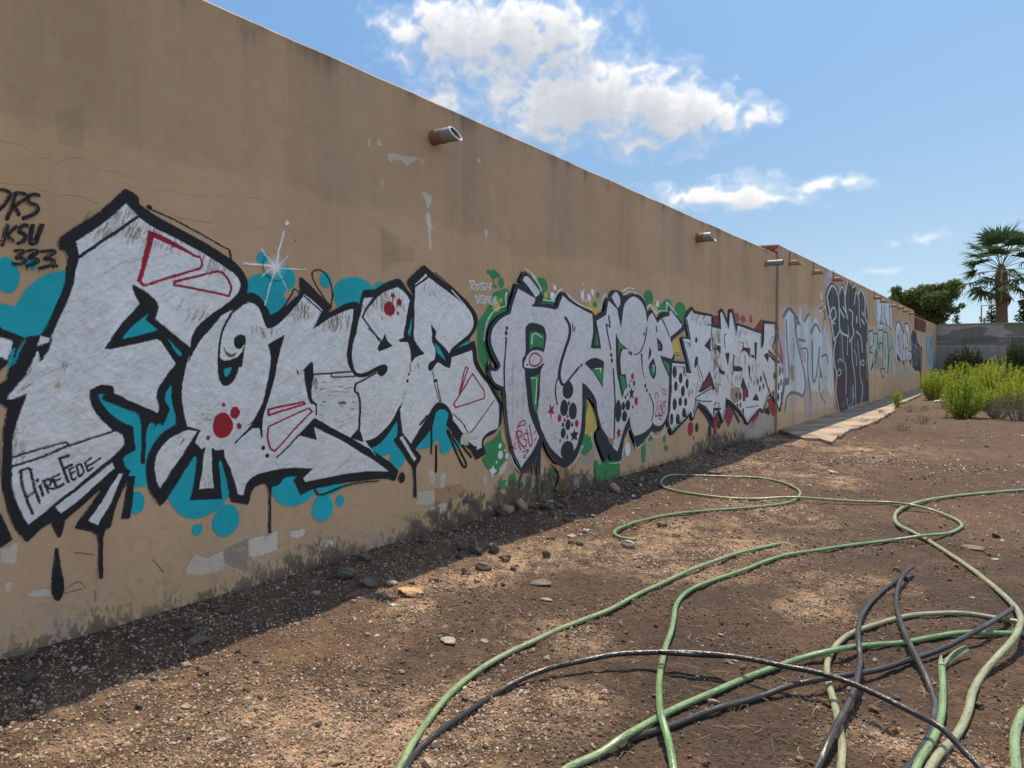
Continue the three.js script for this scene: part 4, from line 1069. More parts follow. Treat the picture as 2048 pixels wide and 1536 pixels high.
{
  const s = new Soup(); wallRun(s, WALL2_X, 16.1, 41.1, -0.4, 3.84, 0.42); wallRun(s, WALL2_X, 41.1, 44.25, -0.4, 3.62, 0.42); wallRun(s, WALL2_X, 45.2, 53.6, -0.4, 3.64, 0.42); wallRun(s, WALL2_X, 44.25, 45.2, 2.2, 3.63, 0.42, [false, false]);
  soupMesh('wall_body', s, taller);
  const dark = new THREE.MeshStandardMaterial({ color: 0x3a3632, roughness: 0.95 });
  const bx = (w, h, d, x, y, z) => new THREE.BoxGeometry(w, h, d).translate(x, y, z);
  const rc = part('doorway', mergeGeometries([bx(0.1, 2.4, 3, -6.5, 1.0, -44.7), bx(2.1, 2.4, 0.1, -5.5, 1.0, -43.2), bx(2.1, 2.4, 0.1, -5.5, 1.0, -46.25), bx(2.2, 0.1, 3.2, -5.5, 2.26, -44.7)]), dark, taller); rc.userData.label = 'dark open doorway near the far end of the wall';
  const rust = new THREE.MeshStandardMaterial({ color: 0x6d3b30, roughness: 0.9, bumpMap: grainBump, bumpScale: 0.006 });
  for (let i = 0; i < 3; i++) part('board', new THREE.BoxGeometry(0.05, 0.17, 5.0).translate(-4.02, 3.08 + i * 0.18, -43.9 + 0.03 * i), rust, taller).userData.label = 'red brown board across the lower wall top';
  part('coping', new THREE.BoxGeometry(0.5, 0.05, 5.3).translate(-4.24, 3.66, -43.75), rust, taller);
  // bare brick end face of the taller run
  const bm = [0x7a4538, 0x6f3f35, 0x84503f].map((c) => new THREE.MeshStandardMaterial({ color: c, roughness: 0.95, bumpMap: grainBump, bumpScale: 0.006 }));
  const bg = new THREE.BoxGeometry(0.11, 0.05, 0.012); seed = 5;
  for (let i = 0; i < 3; i++) for (let j = 0; j < 3; j++) part('brick', bg, bm[(i + j * 2) % 3], taller).position.set(-4.13 - j * 0.125 - (i % 2) * 0.05, 3.70 + i * 0.057 - 0.02, -16.096);
}
// graffiti: thin coats of paint on the face, cut to their painted outline
{
  const INFO = { silver1: ['graffiti_piece', 'big silver block letters outlined in black with turquoise bubbles and red dots', 0], tag1: ['graffiti_tag', 'black brush tag letters beside the big silver piece', 0], star: ['graffiti_star', 'white sprayed sparkle above the silver letters', 0],
    silver2: ['graffiti_piece', 'lilac silver bubble letters with black outline on green and yellow clouds', 0], tag2: ['graffiti_tag', 'small white tag lettering', 0], white3: ['graffiti_piece', 'worn white letters with black polka dots and red shade', 0],
    pale4: ['graffiti_piece', 'faded pale blue and pink letters', 1], dark5: ['graffiti_piece', 'black blocks with thin white outline letters', 1], mixed6: ['graffiti_piece', 'pale green letters under a blue strip', 1], lilac7: ['graffiti_piece', 'lilac letters with black outline', 1], darkblue8: ['graffiti_piece', 'dark blue letters beside the doorway', 1], blue9: ['graffiti_piece', 'light blue letters at the wall end', 1] };
  const clip = (poly, s, keepLess) => { const o = []; for (let i = 0; i < poly.length; i++) { const a = poly[i], b = poly[(i + 1) % poly.length], ia = keepLess ? a[0] <= s : a[0] >= s, ib = keepLess ? b[0] <= s : b[0] >= s; if (ia) o.push(a); if (ia !== ib) { const t = (s - a[0]) / (b[0] - a[0]); o.push([s, mix(a[1], b[1], t)]); } } return o; };
  let cur = null, lift = 0, made = {};
  const done = () => { if (cur && cur.soup.m.length) { const i = INFO[cur.name]; soupMesh(i[0], cur.soup, i[2] ? taller : nearWall).userData.label = i[1]; } };
  const addPoly = (poly) => {
    const x = INFO[cur.name][2] ? WALL2_X : WALL_X; lift += 0.00012;
    const lim = INFO[cur.name][2] ? [16.12, 53.5] : [-7.9, 16.08];
    poly = clip(clip(poly, lim[0], false), lim[1], true); if (poly.length < 3) return;
    SECT.forEach(([s0, s1], m) => {
      if (INFO[cur.name][2] ? m < 4 : m >= 4) return;
      const a = clip(clip(poly, m === 4 ? 16.12 : s0, false), m === 3 ? 16.08 : s1, true).map((p) => [p[0], clamp(p[1], 0.01, 3.8)]); if (a.length < 3) return;
      const v = a.map((p) => new THREE.Vector2(p[0], p[1])), cw = THREE.ShapeUtils.isClockWise(v); if (cw) v.reverse();
      for (const [i, j, k] of THREE.ShapeUtils.triangulateShape(v, [])) { const q = (n) => [x + 0.002 + lift, v[n].y, -v[n].x, v[n].x, v[n].y]; cur.soup.tri(q(i), q(j), q(k), m); }
    });
  };
  for (const o of MURALS) {
    if (o.op === 'g') { done(); cur = INFO[o.name] ? { name: o.name, soup: new Soup() } : null; lift = 0; continue; }
    if (!cur || !o.star) continue;
    if (o.op === 'f') addPoly(outline(o.pts, true, 5)); else if (o.op === 'e') addPoly(ring(o, 28));
    else { const c = outline(o.pts, o.op === 'c', 5); if (o.op === 'c') c.push(c[0]); for (let i = 0; i + 1 < c.length; i++) { const [a, b] = [c[i], c[i + 1]], L = Math.hypot(b[0] - a[0], b[1] - a[1]); if (L < 1e-4) continue; const nx = -(b[1] - a[1]) / L * o.w / 2, ny = (b[0] - a[0]) / L * o.w / 2; addPoly([[a[0] + nx, a[1] + ny], [a[0] - nx, a[1] - ny], [b[0] - nx, b[1] - ny], [b[0] + nx, b[1] + ny]]); } }
  }
  done();
}
// drain spouts
{
  const zinc = new THREE.MeshStandardMaterial({ color: 0x8b8d8e, roughness: 0.6, metalness: 0.3, bumpMap: grainBump, bumpScale: 0.002 }), ochre = new THREE.MeshStandardMaterial({ color: 0xa48468, roughness: 0.8 }), rustM = new THREE.MeshStandardMaterial({ color: 0x86684e, roughness: 0.85 }), rimM = new THREE.MeshStandardMaterial({ color: 0xd9d9d6, roughness: 0.4, metalness: 0.3 });
  const tube = (r0, r1, L, cut) => { // along +x, the mouth cut back at the top by cut
    const n = 28, p = [], idx = [], ring4 = [];
    for (let i = 0; i < n; i++) { const a = i / n * 6.28318, c = Math.cos(a), s = Math.sin(a), lx = L - cut * (c + 1) / 2; ring4.push([[0, r0 * c, r0 * s], [lx, r0 * c, r0 * s], [lx - 0.004, r1 * c, r1 * s], [-0.05, r1 * c, r1 * s]]); }
    for (const q of ring4) for (const v of q) p.push(...v);
    for (let i = 0; i < n; i++) { const a = i * 4, b = ((i + 1) % n) * 4; for (let k = 0; k < 3; k++) idx.push(a + k, b + k, a + k + 1, b + k, b + k + 1, a + k + 1); }
    const g = new THREE.BufferGeometry(); g.setAttribute('position', new THREE.Float32BufferAttribute(p, 3)); g.setAttribute('uv', new THREE.Float32BufferAttribute(new Float32Array(n * 8), 2)); g.setIndex(idx); const ni = g.toNonIndexed(); ni.computeVertexNormals(); return ni;
  };
  '5.07,3.353,0.061,0 11.44,3.363,0.069,0 15.30,3.379,0.055,1 16.95,3.557,0.055,0 19.26,3.576,0.055,0 21.66,3.620,0.055,0 28.71,3.607,0.055,0 30.22,3.585,0.055,0 33.14,3.596,0.055,0 34.96,3.621,0.055,0 36.80,3.597,0.055,0 39.03,3.602,0.055,0'.split(' ').forEach((l, i) => {
    const [s, h, r, k] = l.split(',').map(Number), far = s > 16.1, w = far ? taller : nearWall, x = far ? WALL2_X : WALL_X, L = i === 0 ? 0.28 : i === 1 ? 0.29 : k ? 0.34 : 0.27;
    const m = part('drain_spout', tube(r, r * 0.86, L, k ? 0.005 : i < 2 ? 0.09 : 0.12), i < 2 ? zinc : far ? ochre : zinc, w); m.position.set(x, h, -s);
    m.userData.label = i === 0 ? 'grey metal drain spout with slanted mouth above the silver letters' : i === 1 ? 'second metal spout with slanted mouth near the wall top' : k ? 'straight grey pipe stub beside the wall step' : 'painted clay spout near the wall top';
    part('collar', tube(r * 1.02, r * 0.98, i < 2 ? 0.12 : 0.05, 0), i < 2 ? rustM : ochre, m);
    if (far) part('stain_strip', new THREE.BoxGeometry(0.012, 0.2, 0.02).translate(0.012, r + 0.1, 0), rustM, m);  // thin box standing in for the dark stain above each far spout
    if (i < 2) { const g = tube(r * 1.05, r * 0.9, 0.03, 0); const P = g.attributes.position; for (let j = 0; j < P.count; j++) { const c = P.getY(j) / (r * 1.0); P.setX(j, L - 0.09 * (clamp(c, -1, 1) + 1) / 2 - (P.getX(j) > 0.01 ? 0 : 0.012) + 0.004); } g.computeVertexNormals(); part('rim', g, rimM, m); }
  });
}

// ---------- ground ----------
const SOIL = 'T -231,-202,70 ; T -277,-197,28 ; T -292,-157,25 ; T -226,-230,30 ; T -199,-256,22 ; T -150,-269,22 ; T -290,-405,40 ; T -295,-475,55 ; T -286,-554,40 ; T -267,-632,50 ; T -185,-750,60 ; T -188,-618,45 ; T -194,-541,45 ; T -202,-1013,50 ; T -279,-1127,90 ; T -223,-557,30 ; T -202,-346,25 ; T -88,-537,30 ; T -89,-478,20 ; T -26,-331,16 ; T -382,-1470,100 ; T -214,-1388,120 ; T -300,-362,30 ; D -123,-435,100 ; D -153,-333,80 ; D -199,-317,50 ; D -60,-448,80 ; D -102,-291,60 ; D -26,-454,80 ; D -73,-673,100 ; D -21,-623,120 ; D -210,-420,50 ; D -242,-357,40 ; D -240,-290,30 ; R -168,-870,80 ; R -236,-792,70 ; R -72,-1202,200 ; R -135,-548,40 ; R -186,-1128,150 ; R -232,-1683,200 ; R -21,-1706,250 ; D -298,-1333,100'.split(' ; ').map((l) => { const [k, q] = l.split(' '), [x, z, r] = q.split(',').map((v) => v / 100); return { k, x, z, r }; });
function soilMix(x, z) { // [tan, dark, red]
  const w = [0, 0, 0], wx = (fbm(x * 1.1, z * 1.1, 3, 61) - 0.5) * 1.1, wz = (fbm(x * 1.1, z * 1.1, 3, 67) - 0.5) * 1.1;
  for (const b of SOIL) { const d = ((x + wx - b.x) ** 2 + (z + wz - b.z) ** 2) / (b.r * b.r); if (d < 5) w['TDR'.indexOf(b.k)] += Math.exp(-d * 1.1); }
  return w.map((v) => Math.min(1, v));
}
function groundH(x, z) {
  const d = Math.hypot(x, z), near = sm(60, 20, d); if (near <= 0) return 0;
  let h = (fbm(x * 0.8, z * 0.8, 3, 81) - 0.5) * 0.06 * sm(1, 5, d);
  if (d < 26) h += (fbm(x * 5, z * 5, 3, 83) - 0.5) * 0.034 + (d < 14 ? (vn(x * 27, z * 27, 85) - 0.5) * 0.012 : 0);
  const wd = x - WALL_X; if (wd < 0.9 && z > -14.6) h += 0.05 * sm(0.8, 0.1, wd) * (0.4 + fbm(z * 1.7, x * 3, 3, 87));
  return h * near;
}
{
  const radii = [0]; let r = 0.4; while (r < 28) { radii.push(r); r *= 1.0105; } while (r < 2400) { radii.push(r); r *= 1.075; }
  const angs = []; for (let a = -92; a <= 48; a += 0.21) angs.push(a); for (let a = 52; a < 266; a += 6) angs.push(a);
  const n = angs.length, P = [], C = [], U = [], idx = [];
  for (const R of radii) for (const A of angs) {
    const x = R * Math.sin(A / 57.29578), z = -R * Math.cos(A / 57.29578);
    P.push(x, R > 60 ? -0.0 : groundH(x, z), z); U.push(x, z);
    let c; const d = R;
    const big = fbm(x * 0.5, z * 0.5, 4, 21), mid = fbm(x * 2.3, z * 2.3, 4, 23), fin = d < 20 ? fbm(x * 12, z * 12, 3, 25) : 0.5;
    if (d < 70) {
      const [t, k, rd] = soilMix(x, z);
      c = mix3([0.062, 0.037, 0.022], [0.135, 0.086, 0.052], clamp(big * 1.3 - 0.2 + 0.5 * (mid - 0.5)));
      c = mix3(c, [0.042, 0.027, 0.018], k * sm(0.25, 0.6, mid * 0.7 + fin * 0.35) * 0.9);
      c = mix3(c, [0.085, 0.046, 0.026], rd * sm(0.3, 0.6, mid) * 0.6);
      c = mix3(c, [0.43, 0.315, 0.21], t * sm(0.36, 0.66, 0.5 * mid + 0.5 * fin) * 0.75);
      const q = 0.62 + 0.76 * fin; c = [c[0] * q * 0.8, c[1] * q * 0.745, c[2] * q * 0.7];
      if (d > 17) { const gk = sm(17, 40, d); c = mix3(c, [0.11, 0.085, 0.045], gk * 0.6); }
    } else c = [0.11, 0.095, 0.055];
    C.push(...c.map((v) => v * 2));
  }
  for (let i = 0; i + 1 < radii.length; i++) for (let j = 0; j < n; j++) { const a = i * n + j, b = i * n + (j + 1) % n, c = a + n, d = b + n; if (i) idx.push(a, b, c); idx.push(b, d, c); }
  const g = new THREE.BufferGeometry(); g.setAttribute('position', new THREE.Float32BufferAttribute(P, 3)); g.setAttribute('uv', new THREE.Float32BufferAttribute(U, 2)); g.setAttribute('color', new THREE.Float32BufferAttribute(C, 3)); g.setIndex(idx); g.computeVertexNormals();
  if (g.attributes.normal.getY(n * 20) < 0) { const ix = g.index.array; for (let i = 0; i < ix.length; i += 3) { const t = ix[i]; ix[i] = ix[i + 1]; ix[i + 1] = t; } g.computeVertexNormals(); }
  const N = 1024, bumpD = new Uint8Array(N * N * 4), colD = new Uint8Array(N * N * 4), hgt = new Float32Array(N * N);
  for (let i = 0; i < N * N; i++) { const u = (i % N) / N, v = Math.floor(i / N) / N; hgt[i] = 0.5 * T1(u * 3, v * 3) + 0.3 * T2(u * 5, v * 5) + 0.2 * T1(u, v); }
  seed = 31;
  const stoneC = new Float32Array(N * N).fill(0);
  for (let k = 0; k < 16000; k++) { const cx = rnd() * N, cy = rnd() * N, R = 1 + 3.2 * rnd() ** 3, tone = rr(-0.45, 1) * (rnd() < 0.5 ? 1 : 0.5); for (let y = -Math.ceil(R); y <= R; y++) for (let x = -Math.ceil(R); x <= R; x++) { const q = (x * x + y * y) / (R * R); if (q < 1) { const i = ((Math.floor(cy + y) + N) % N) * N + (Math.floor(cx + x) + N) % N; hgt[i] = Math.max(hgt[i], 0.45 + 0.5 * Math.sqrt(1 - q) * Math.min(1, R / 3)); stoneC[i] = tone; } } }
  for (let i = 0; i < N * N; i++) { const u = (i % N) / N, v = Math.floor(i / N) / N, q = 0.5 * (0.72 + 0.55 * T2(u * 4, v * 4)) * (1 + 0.85 * stoneC[i]), w = T1(u * 2 + 0.3, v * 2); colD[i * 4] = toS(q * mix(0.96, 1.06, w)); colD[i * 4 + 1] = toS(q); colD[i * 4 + 2] = toS(q * mix(1.04, 0.94, w)); colD[i * 4 + 3] = 255; const b = clamp(hgt[i]) * 255; bumpD[i * 4] = bumpD[i * 4 + 1] = bumpD[i * 4 + 2] = b; bumpD[i * 4 + 3] = 255; }
  const ct = byteTexture(colD, N, N, true), bt = byteTexture(bumpD, N, N, false); ct.repeat.set(0.55, 0.55); bt.repeat.set(0.55, 0.55); ct.rotation = bt.rotation = 0.35;
  struct('ground', g, new THREE.MeshStandardMaterial({ vertexColors: true, map: ct, bumpMap: bt, bumpScale: 0.03, roughness: 0.97 }));
}
// concrete walkway along the taller wall
{
  const E = '-325,-1491 -299,-1499 -269,-1442 -283,-1580 -276,-1554 -282,-1637 -289,-1718 -282,-1766 -274,-1872 -274,-2017 -279,-2165 -287,-2444 -307,-2600 -323,-2903 -318,-3022 -324,-3373 -333,-3712'.split(' ').map((q) => q.split(',').map((v) => v / 100)), out = [];
  seed = 12; E.forEach((p, i) => { const n = E[i + 1]; out.push(p); if (n) { const L = Math.hypot(n[0] - p[0], n[1] - p[1]), k = Math.max(1, Math.round(L / 0.18)); for (let j = 1; j < k && j < 12; j++) out.push([mix(p[0], n[0], j / Math.min(k, 12)) + (i > 2 ? rr(-0.03, 0.03) : rr(-0.008, 0.008)), mix(p[1], n[1], j / Math.min(k, 12))]); } });
  out.push([-3.3, -44], [-4.06, -44], [-4.06, -16.3]);
  const sh = new THREE.Shape(out.map(([x, z]) => new THREE.Vector2(x, -z)));
  const g = new THREE.ExtrudeGeometry(sh, { depth: 0.14, bevelEnabled: true, bevelSize: 0.015, bevelThickness: 0.012, bevelSegments: 1 }).rotateX(-Math.PI / 2).translate(0, -0.085, 0);
  const t = noiseTex(512, (u, v) => { const q = 0.62 + 0.5 * T1(u, v), d = sm(0.5, 0.72, T3(u, v)); return [mix(0.36, 0.24, d) * q, mix(0.3, 0.16, d) * q, mix(0.24, 0.1, d) * q]; }, true, 0.45);
  const m = struct('walkway', g, new THREE.MeshStandardMaterial({ map: t, bumpMap: grainBump, bumpScale: 0.02, roughness: 0.95 }));
  m.userData.label = 'cracked concrete strip along the foot of the taller wall';
}

// ---------- far wall ----------
{
  const w = thing('concrete_wall', 'grey patched wall closing the yard behind the bright shrubs', 'wall');
  const W = 1024, H = 128, X0 = -4.05, X1 = 30, A = document.createElement('canvas'); A.width = W; A.height = H; const c = A.getContext('2d'); const X = (x) => (x - X0) / (X1 - X0) * W * 2.2, Y = (h) => (3.8 - h) / 4 * H;
  c.fillStyle = '#a39b93'; c.fillRect(0, 0, W, H);
  const blot = (col, a, x, h, rx, rh) => { c.fillStyle = col; c.globalAlpha = a; c.beginPath(); for (let i = 0; i < 30; i++) { const t = i / 30 * 6.283, q = 1 + 0.25 * Math.sin(3 * t + x) + 0.15 * Math.sin(5 * t + h); c.lineTo(X(x + Math.cos(t) * rx * q), Y(h + Math.sin(t) * rh * q)); } c.fill(); };
  blot('#5e5a57', 0.55, -2.4, 2.95, 1.4, 0.45); blot('#68645f', 0.6, -1.9, 2.55, 1.7, 0.25); blot('#66604f', 0.6, 1.2, 3.05, 1.9, 0.5); blot('#6a665c', 0.6, 0.6, 2.35, 1.2, 0.6); blot('#5a5754', 0.5, 4.8, 3.0, 2.6, 0.5); blot('#615d5a', 0.8, 9, 2.6, 3, 0.7); blot('#55524e', 0.7, 3, 1.8, 2, 0.5);
  c.globalAlpha = 1; c.fillStyle = '#99948e'; c.fillRect(X(-3.9), Y(2.35), X(-0.7) - X(-3.9), Y(1.55) - Y(2.35)); c.fillStyle = '#a39d95'; c.fillRect(X(-4), Y(2.38), X(-0.9) - X(-4), 2); c.fillRect(X(-0.9), Y(2.9), X(2.5) - X(-0.9), 2);
  const d = c.getImageData(0, 0, W, H).data, o = new Uint8Array(W * H * 4);
  for (let y = 0; y < H; y++) for (let x = 0; x < W; x++) { const i = ((H - 1 - y) * W + x) * 4, k = (y * W + x) * 4, q = 0.62 + 0.35 * T1(x / 200, y / 90) + 0.16 * T1(x / 60, y / 400); for (let j = 0; j < 3; j++) o[k + j] = toS(toL(d[i + j]) * q); o[k + 3] = 255; }
  const t = byteTexture(o, W, H, true); t.wrapS = THREE.MirroredRepeatWrapping; const mat = new THREE.MeshStandardMaterial({ map: t, roughness: 0.95, bumpMap: grainBump, bumpScale: 0.01 });
  const g = new THREE.BoxGeometry(X1 - X0, 3.95, 0.4).translate((X0 + X1) / 2, 3.62 - 1.975, -53.8); const P = g.attributes.position, U = g.attributes.uv; for (let i = 0; i < P.count; i++) U.setXY(i, (P.getX(i) - X0) / (X1 - X0) * 2.2, (P.getY(i) + 0.2) / 4); part('wall_body', g, mat, w);
  const cm = new THREE.MeshStandardMaterial({ color: 0x8f867c, roughness: 0.95, bumpMap: grainBump, bumpScale: 0.01 });
  part('coping', new THREE.BoxGeometry(X1 - X0 - 0.1, 0.07, 0.52).translate((X0 + X1) / 2 + 0.06, 3.655, -53.8), cm, w);
  part('ledge', new THREE.BoxGeometry(2.5, 0.12, 0.35).translate(-0.7, 1.55, -53.45), cm, w).userData.label = 'narrow concrete ledge half hidden by dark weeds';
}

// ---------- hoses ----------
{
  const PIPES = Object.fromEntries(`p1 -2604,18,-5849 -2732,18,-5863 -2849,19,-5966 -2894,20,-6095 -2898,20,-6325 -2868,20,-6579 -2728,20,-6991 -2537,20,-7322 -2310,20,-7583 -2093,20,-7907 -1965,20,-8221 -1940,20,-8568 -1991,20,-8953 -2127,20,-9284 -2366,20,-9584 -2676,20,-9715 -3084,20,-9675 -3447,20,-9544 -3631,20,-9297 -3607,20,-8908 -3467,20,-8551 -3256,20,-8341 -2891,20,-8206 -2514,20,-8178 -2281,22,-8287 -2041,50,-8361 -1879,62,-8387 -1725,40,-8546 -1350,20,-8735 -1067,22,-8836 -850,60,-8586 -666,30,-8571 -473,20,-8313 -383,20,-8041 -381,20,-7786 -443,24,-7549 -609,62,-7111 -724,40,-7044 -838,20,-6975 -1092,20,-6597 -1264,20,-6284 -1434,20,-6020 -1517,20,-5748 -1579,20,-5438 -1679,20,-5065 -1726,20,-4834 -1730,20,-4620 -1691,20,-4400 -1618,20,-4179 -1554,20,-3978 -1494,22,-3753 -1435,22,-3559 -1368,24,-3358 -1261,50,-3092 -1159,84,-2864 -1093,60,-2762 -1030,40,-2646 -999,30,-2587 -970,22,-2526
p2 254,20,-10617 111,20,-10440 -178,20,-10138 -459,20,-9748 -688,20,-9341 -845,20,-8925 -932,20,-8496 -930,20,-8072 -857,20,-7679 -730,20,-7411 -619,20,-7233 -456,20,-6851 -252,20,-6338 -93,20,-5901 10,30,-5521 49,60,-5169 46,84,-4882 12,80,-4585 -47,50,-4397 -101,20,-4226 -133,20,-3961 -139,20,-3762 -154,20,-3575 -179,20,-3387 -211,20,-3245 -229,20,-3129 -244,20,-3005
p3 -1563,22,-6363 -1652,20,-6133 -1771,20,-5823 -1841,20,-5502 -1904,20,-5162 -1940,20,-4796 -1971,20,-4462 -1992,20,-4147 -2010,20,-4019 -2079,20,-3674 -2104,20,-3428 -2126,20,-3203 -2127,20,-2984 -2102,20,-2778 -2055,20,-2587 -1987,20,-2394 -1923,20,-2241 -1860,20,-2107 -1833,20,-2051 -1791,20,-1980
p4 -1811,20,-2022 -1832,20,-2085 -1876,20,-2206 -1896,20,-2362 -1912,20,-2577 -1911,22,-2806 -1873,34,-2972 -1805,46,-3105 -1731,58,-3235 -1607,74,-3375 -1460,84,-3473 -1306,90,-3550 -1141,96,-3590 -1418,98,-3459 -1224,104,-3548 -1036,110,-3582 -846,116,-3572 -711,120,-3565 -576,122,-3528 -446,118,-3465 -324,110,-3396 -210,98,-3305 -138,70,-3249 -77,40,-3187 -51,22,-3151
p5 15,62,-5313 -39,60,-5120 -118,82,-4762 -203,60,-4561 -285,40,-4400 -403,32,-4187 -515,34,-3987 -621,44,-3802 -723,62,-3629 -831,40,-3514 -926,26,-3364 -1013,24,-3204 -1095,22,-3053 -1144,21,-2925 -1188,20,-2837 -1237,20,-2729
p6 134,22,-5043 66,22,-4983 -73,30,-4854 -212,26,-4750 -348,22,-4616 -478,22,-4451 -610,22,-4330 -717,56,-4084 -841,30,-3971 -942,22,-3774 -1030,20,-3563 -1103,20,-3340 -1163,20,-3164 -1200,26,-2974 -1223,40,-2816 -1242,44,-2664 -1279,22,-2561 -1322,20,-2418 -1339,20,-2330
p7 99,20,-5176 31,20,-5193 -79,20,-5197 -232,20,-5162 -385,20,-5080 -502,20,-4951 -615,20,-4730 -709,20,-4510 -748,20,-4317 -755,20,-4106 -743,20,-3955 -711,20,-3799 -674,20,-3660 -635,20,-3533 -590,20,-3377 -549,20,-3214 -524,20,-3095 -503,20,-2953 -490,20,-2844
p8 -630,24,-5669 -685,20,-5434 -719,20,-5082 -716,30,-4775 -683,58,-4456 -642,62,-4215 -616,34,-4089 -574,82,-3765 -563,70,-3632 -564,56,-3460 -566,62,-3243 -565,58,-3073 -573,30,-2933 -578,20,-2851 -575,20,-2742
p9 -570,66,-5979 -593,68,-5690 -607,40,-5485 -592,22,-5255 -532,60,-4831 -466,62,-4509 -397,72,-4211 -336,44,-4031 -289,22,-3879 -263,22,-3723 -257,24,-3541 -257,24,-3395 -277,22,-3216 -298,22,-3083 -321,22,-2934
p10 -270,26,-4186 -251,24,-3978 -239,22,-3811 -232,22,-3650 -233,22,-3456 -249,22,-3289 -269,22,-3132 -274,22,-3078 -280,22,-2977
p11 97,20,-3987 57,20,-3840 35,20,-3709 25,20,-3569 26,20,-3418 30,20,-3298 33,20,-3186
s1 -264,26,-4160 -256,34,-4216 -219,44,-4344 -169,52,-4449
s2 -268,26,-4158 -274,40,-4187 -275,56,-4229
s3 -260,26,-4169 -251,38,-4238 -223,50,-4361 -187,56,-4448`.split('\n').map((l) => { const t = l.split(' '); return [t[0], t.slice(1).map((q) => new THREE.Vector3(...q.split(',').map((v) => v / 1000)))]; }));
  const scuff = noiseTex(256, (u, v) => { const q = 0.72 + 0.4 * T1(u, v * 2) - 0.3 * sm(0.58, 0.75, T2(u, v)); return [q, q * 0.99, q * 0.96]; }, true), sb = noiseTex(256, (u, v) => { const q = T1(u * 0.5, v); return [q, q, q]; }, false);
  const mats = {}; const M = (k, rough) => mats[k] ??= new THREE.MeshStandardMaterial({ vertexColors: true, map: scuff, bumpMap: sb, bumpScale: 0.003, roughness: rough, side: THREE.DoubleSide });
  const green = [0.13, 0.27, 0.115], pale = [0.29, 0.36, 0.21], tan = [0.29, 0.3, 0.195], black = [0.01, 0.01, 0.012], grey = [0.05, 0.05, 0.054];
  // swept hollow hose: outer skin, wall thickness at both cut ends, inner skin
  function hose(pts, R, colour, opt = {}) {
    for (const p of pts) p.y += opt.keep ? 0 : Math.max(0, groundH(p.x, p.z)) + (R - 0.02);
    const cv = new THREE.CatmullRomCurve3(pts, false, 'centripetal', 0.5), L = cv.getLength(), n = Math.min(900, Math.max(8, Math.round(L / 0.028))), m = opt.arc ? 10 : 18, a0 = opt.a0 ?? 0, arc = opt.arc ?? Math.PI * 2;
    const pos = [], uv = [], col = [], idx = [], th = opt.th ?? 0.0035, skins = [1, (R - th) / R];
    const up = new THREE.Vector3(0, 1, 0), S = new THREE.Vector3(), N = new THREE.Vector3(), q = new THREE.Vector3();
    const C = cv.getSpacedPoints(n);
    for (let k = 0; k < 2; k++) for (let i = 0; i <= n; i++) {
      const t = C[Math.min(n, i + 1)].clone().sub(C[Math.max(0, i - 1)]).normalize(); S.crossVectors(t, up).normalize(); N.crossVectors(S, t).normalize();
      const wob = 1 + 0.05 * (vn(i * 0.11, R * 1000, 3) - 0.5), flat = opt.flat ?? 1, tw = opt.taper ? mix(1, opt.taper, i / n) : 1;
      for (let j = 0; j <= m; j++) {
        const a = a0 + j / m * arc, rx = R * skins[k] * wob * (1 + (1 - flat) * 0.5) * tw, ry = R * skins[k] * flat / wob * tw;
        q.copy(C[i]).addScaledVector(S, Math.cos(a) * rx).addScaledVector(N, Math.sin(a) * ry); pos.push(q.x, q.y, q.z); uv.push(i / n * L * 3.2, j / m);
        const dust = sm(0.5, 0.8, vn(i * 0.06, j * 0.5, Math.floor(R * 1e4)) * 0.6 + vn(i * 0.5, j, 9) * 0.4); let c = colour(i / n); c = mix3(c, opt.dust ?? [0.36, 0.31, 0.23], dust * (opt.dustK ?? 0.34)); if (k) c = opt.inner ?? c.map((v) => v * 0.7); col.push(...c);
      }
    }
    const w = m + 1, half = (n + 1) * w;
    for (let i = 0; i < n; i++) for (let j = 0; j < m; j++) { const a = i * w + j; idx.push(a, a + 1, a + w, a + 1, a + w + 1, a + w); const b = a + half; idx.push(b, b + w, b + 1, b + 1, b + w, b + w + 1); }
    for (let j = 0; j < m; j++) { idx.push(j, half + j, j + 1, j + 1, half + j, half + j + 1); const a = n * w + j, b = a + half; idx.push(a, a + 1, b, a + 1, b + 1, b); }
    if (opt.arc) for (const j of [0, m]) for (let i = 0; i < n; i++) { const a = i * w + j, b = a + half; idx.push(a, a + w, b, a + w, b + w, b); }
    const g = new THREE.BufferGeometry(); g.setAttribute('position', new THREE.Float32BufferAttribute(pos, 3)); g.setAttribute('uv', new THREE.Float32BufferAttribute(uv, 2)); g.setAttribute('color', new THREE.Float32BufferAttribute(col, 3)); g.setIndex(idx); g.computeVertexNormals(); return g;
  }
  const GM = M('green', 0.36), KM = M('black', 0.3);
  const grp = undefined;
  solo('garden_hose', hose(PIPES.p1, 0.0142, (t) => mix3(mix3(green, pale, 0.35 * vn(t * 30, 1)), pale, sm(0.05, 0.4, t) * 0.6 * sm(0.85, 0.55, t)), { flat: 0.9 }), GM, 'long pale green hose with wide oval loop near the wall and torn curled end', 'hose', grp);
  solo('garden_hose', hose(PIPES.p2, 0.0165, (t) => mix3(mix3(green, pale, 0.75), tan, sm(0.35, 0.6, t) * 0.75), { flat: 0.92 }), GM, 'thick hose bleached from green to tan, sweeping in a wide bend from the loop', 'hose', grp);
  solo('garden_hose', hose(PIPES.p3, 0.0148, (t) => mix3(green, pale, 0.3 + 0.35 * vn(t * 20, 2)), { flat: 0.9 }), GM, 'fresh green hose with a cut tip, crossing no other hose', 'hose', grp);
  solo('black_pipe', hose(PIPES.p4, 0.0125, (t) => mix3(black, grey, 0.25 + 0.5 * sm(0.75, 1, t) + 0.35 * sm(0.25, 0.02, t)), { dustK: 0.05 }), KM, 'shiny black pipe arching off the ground over all the other hoses', 'pipe', grp);
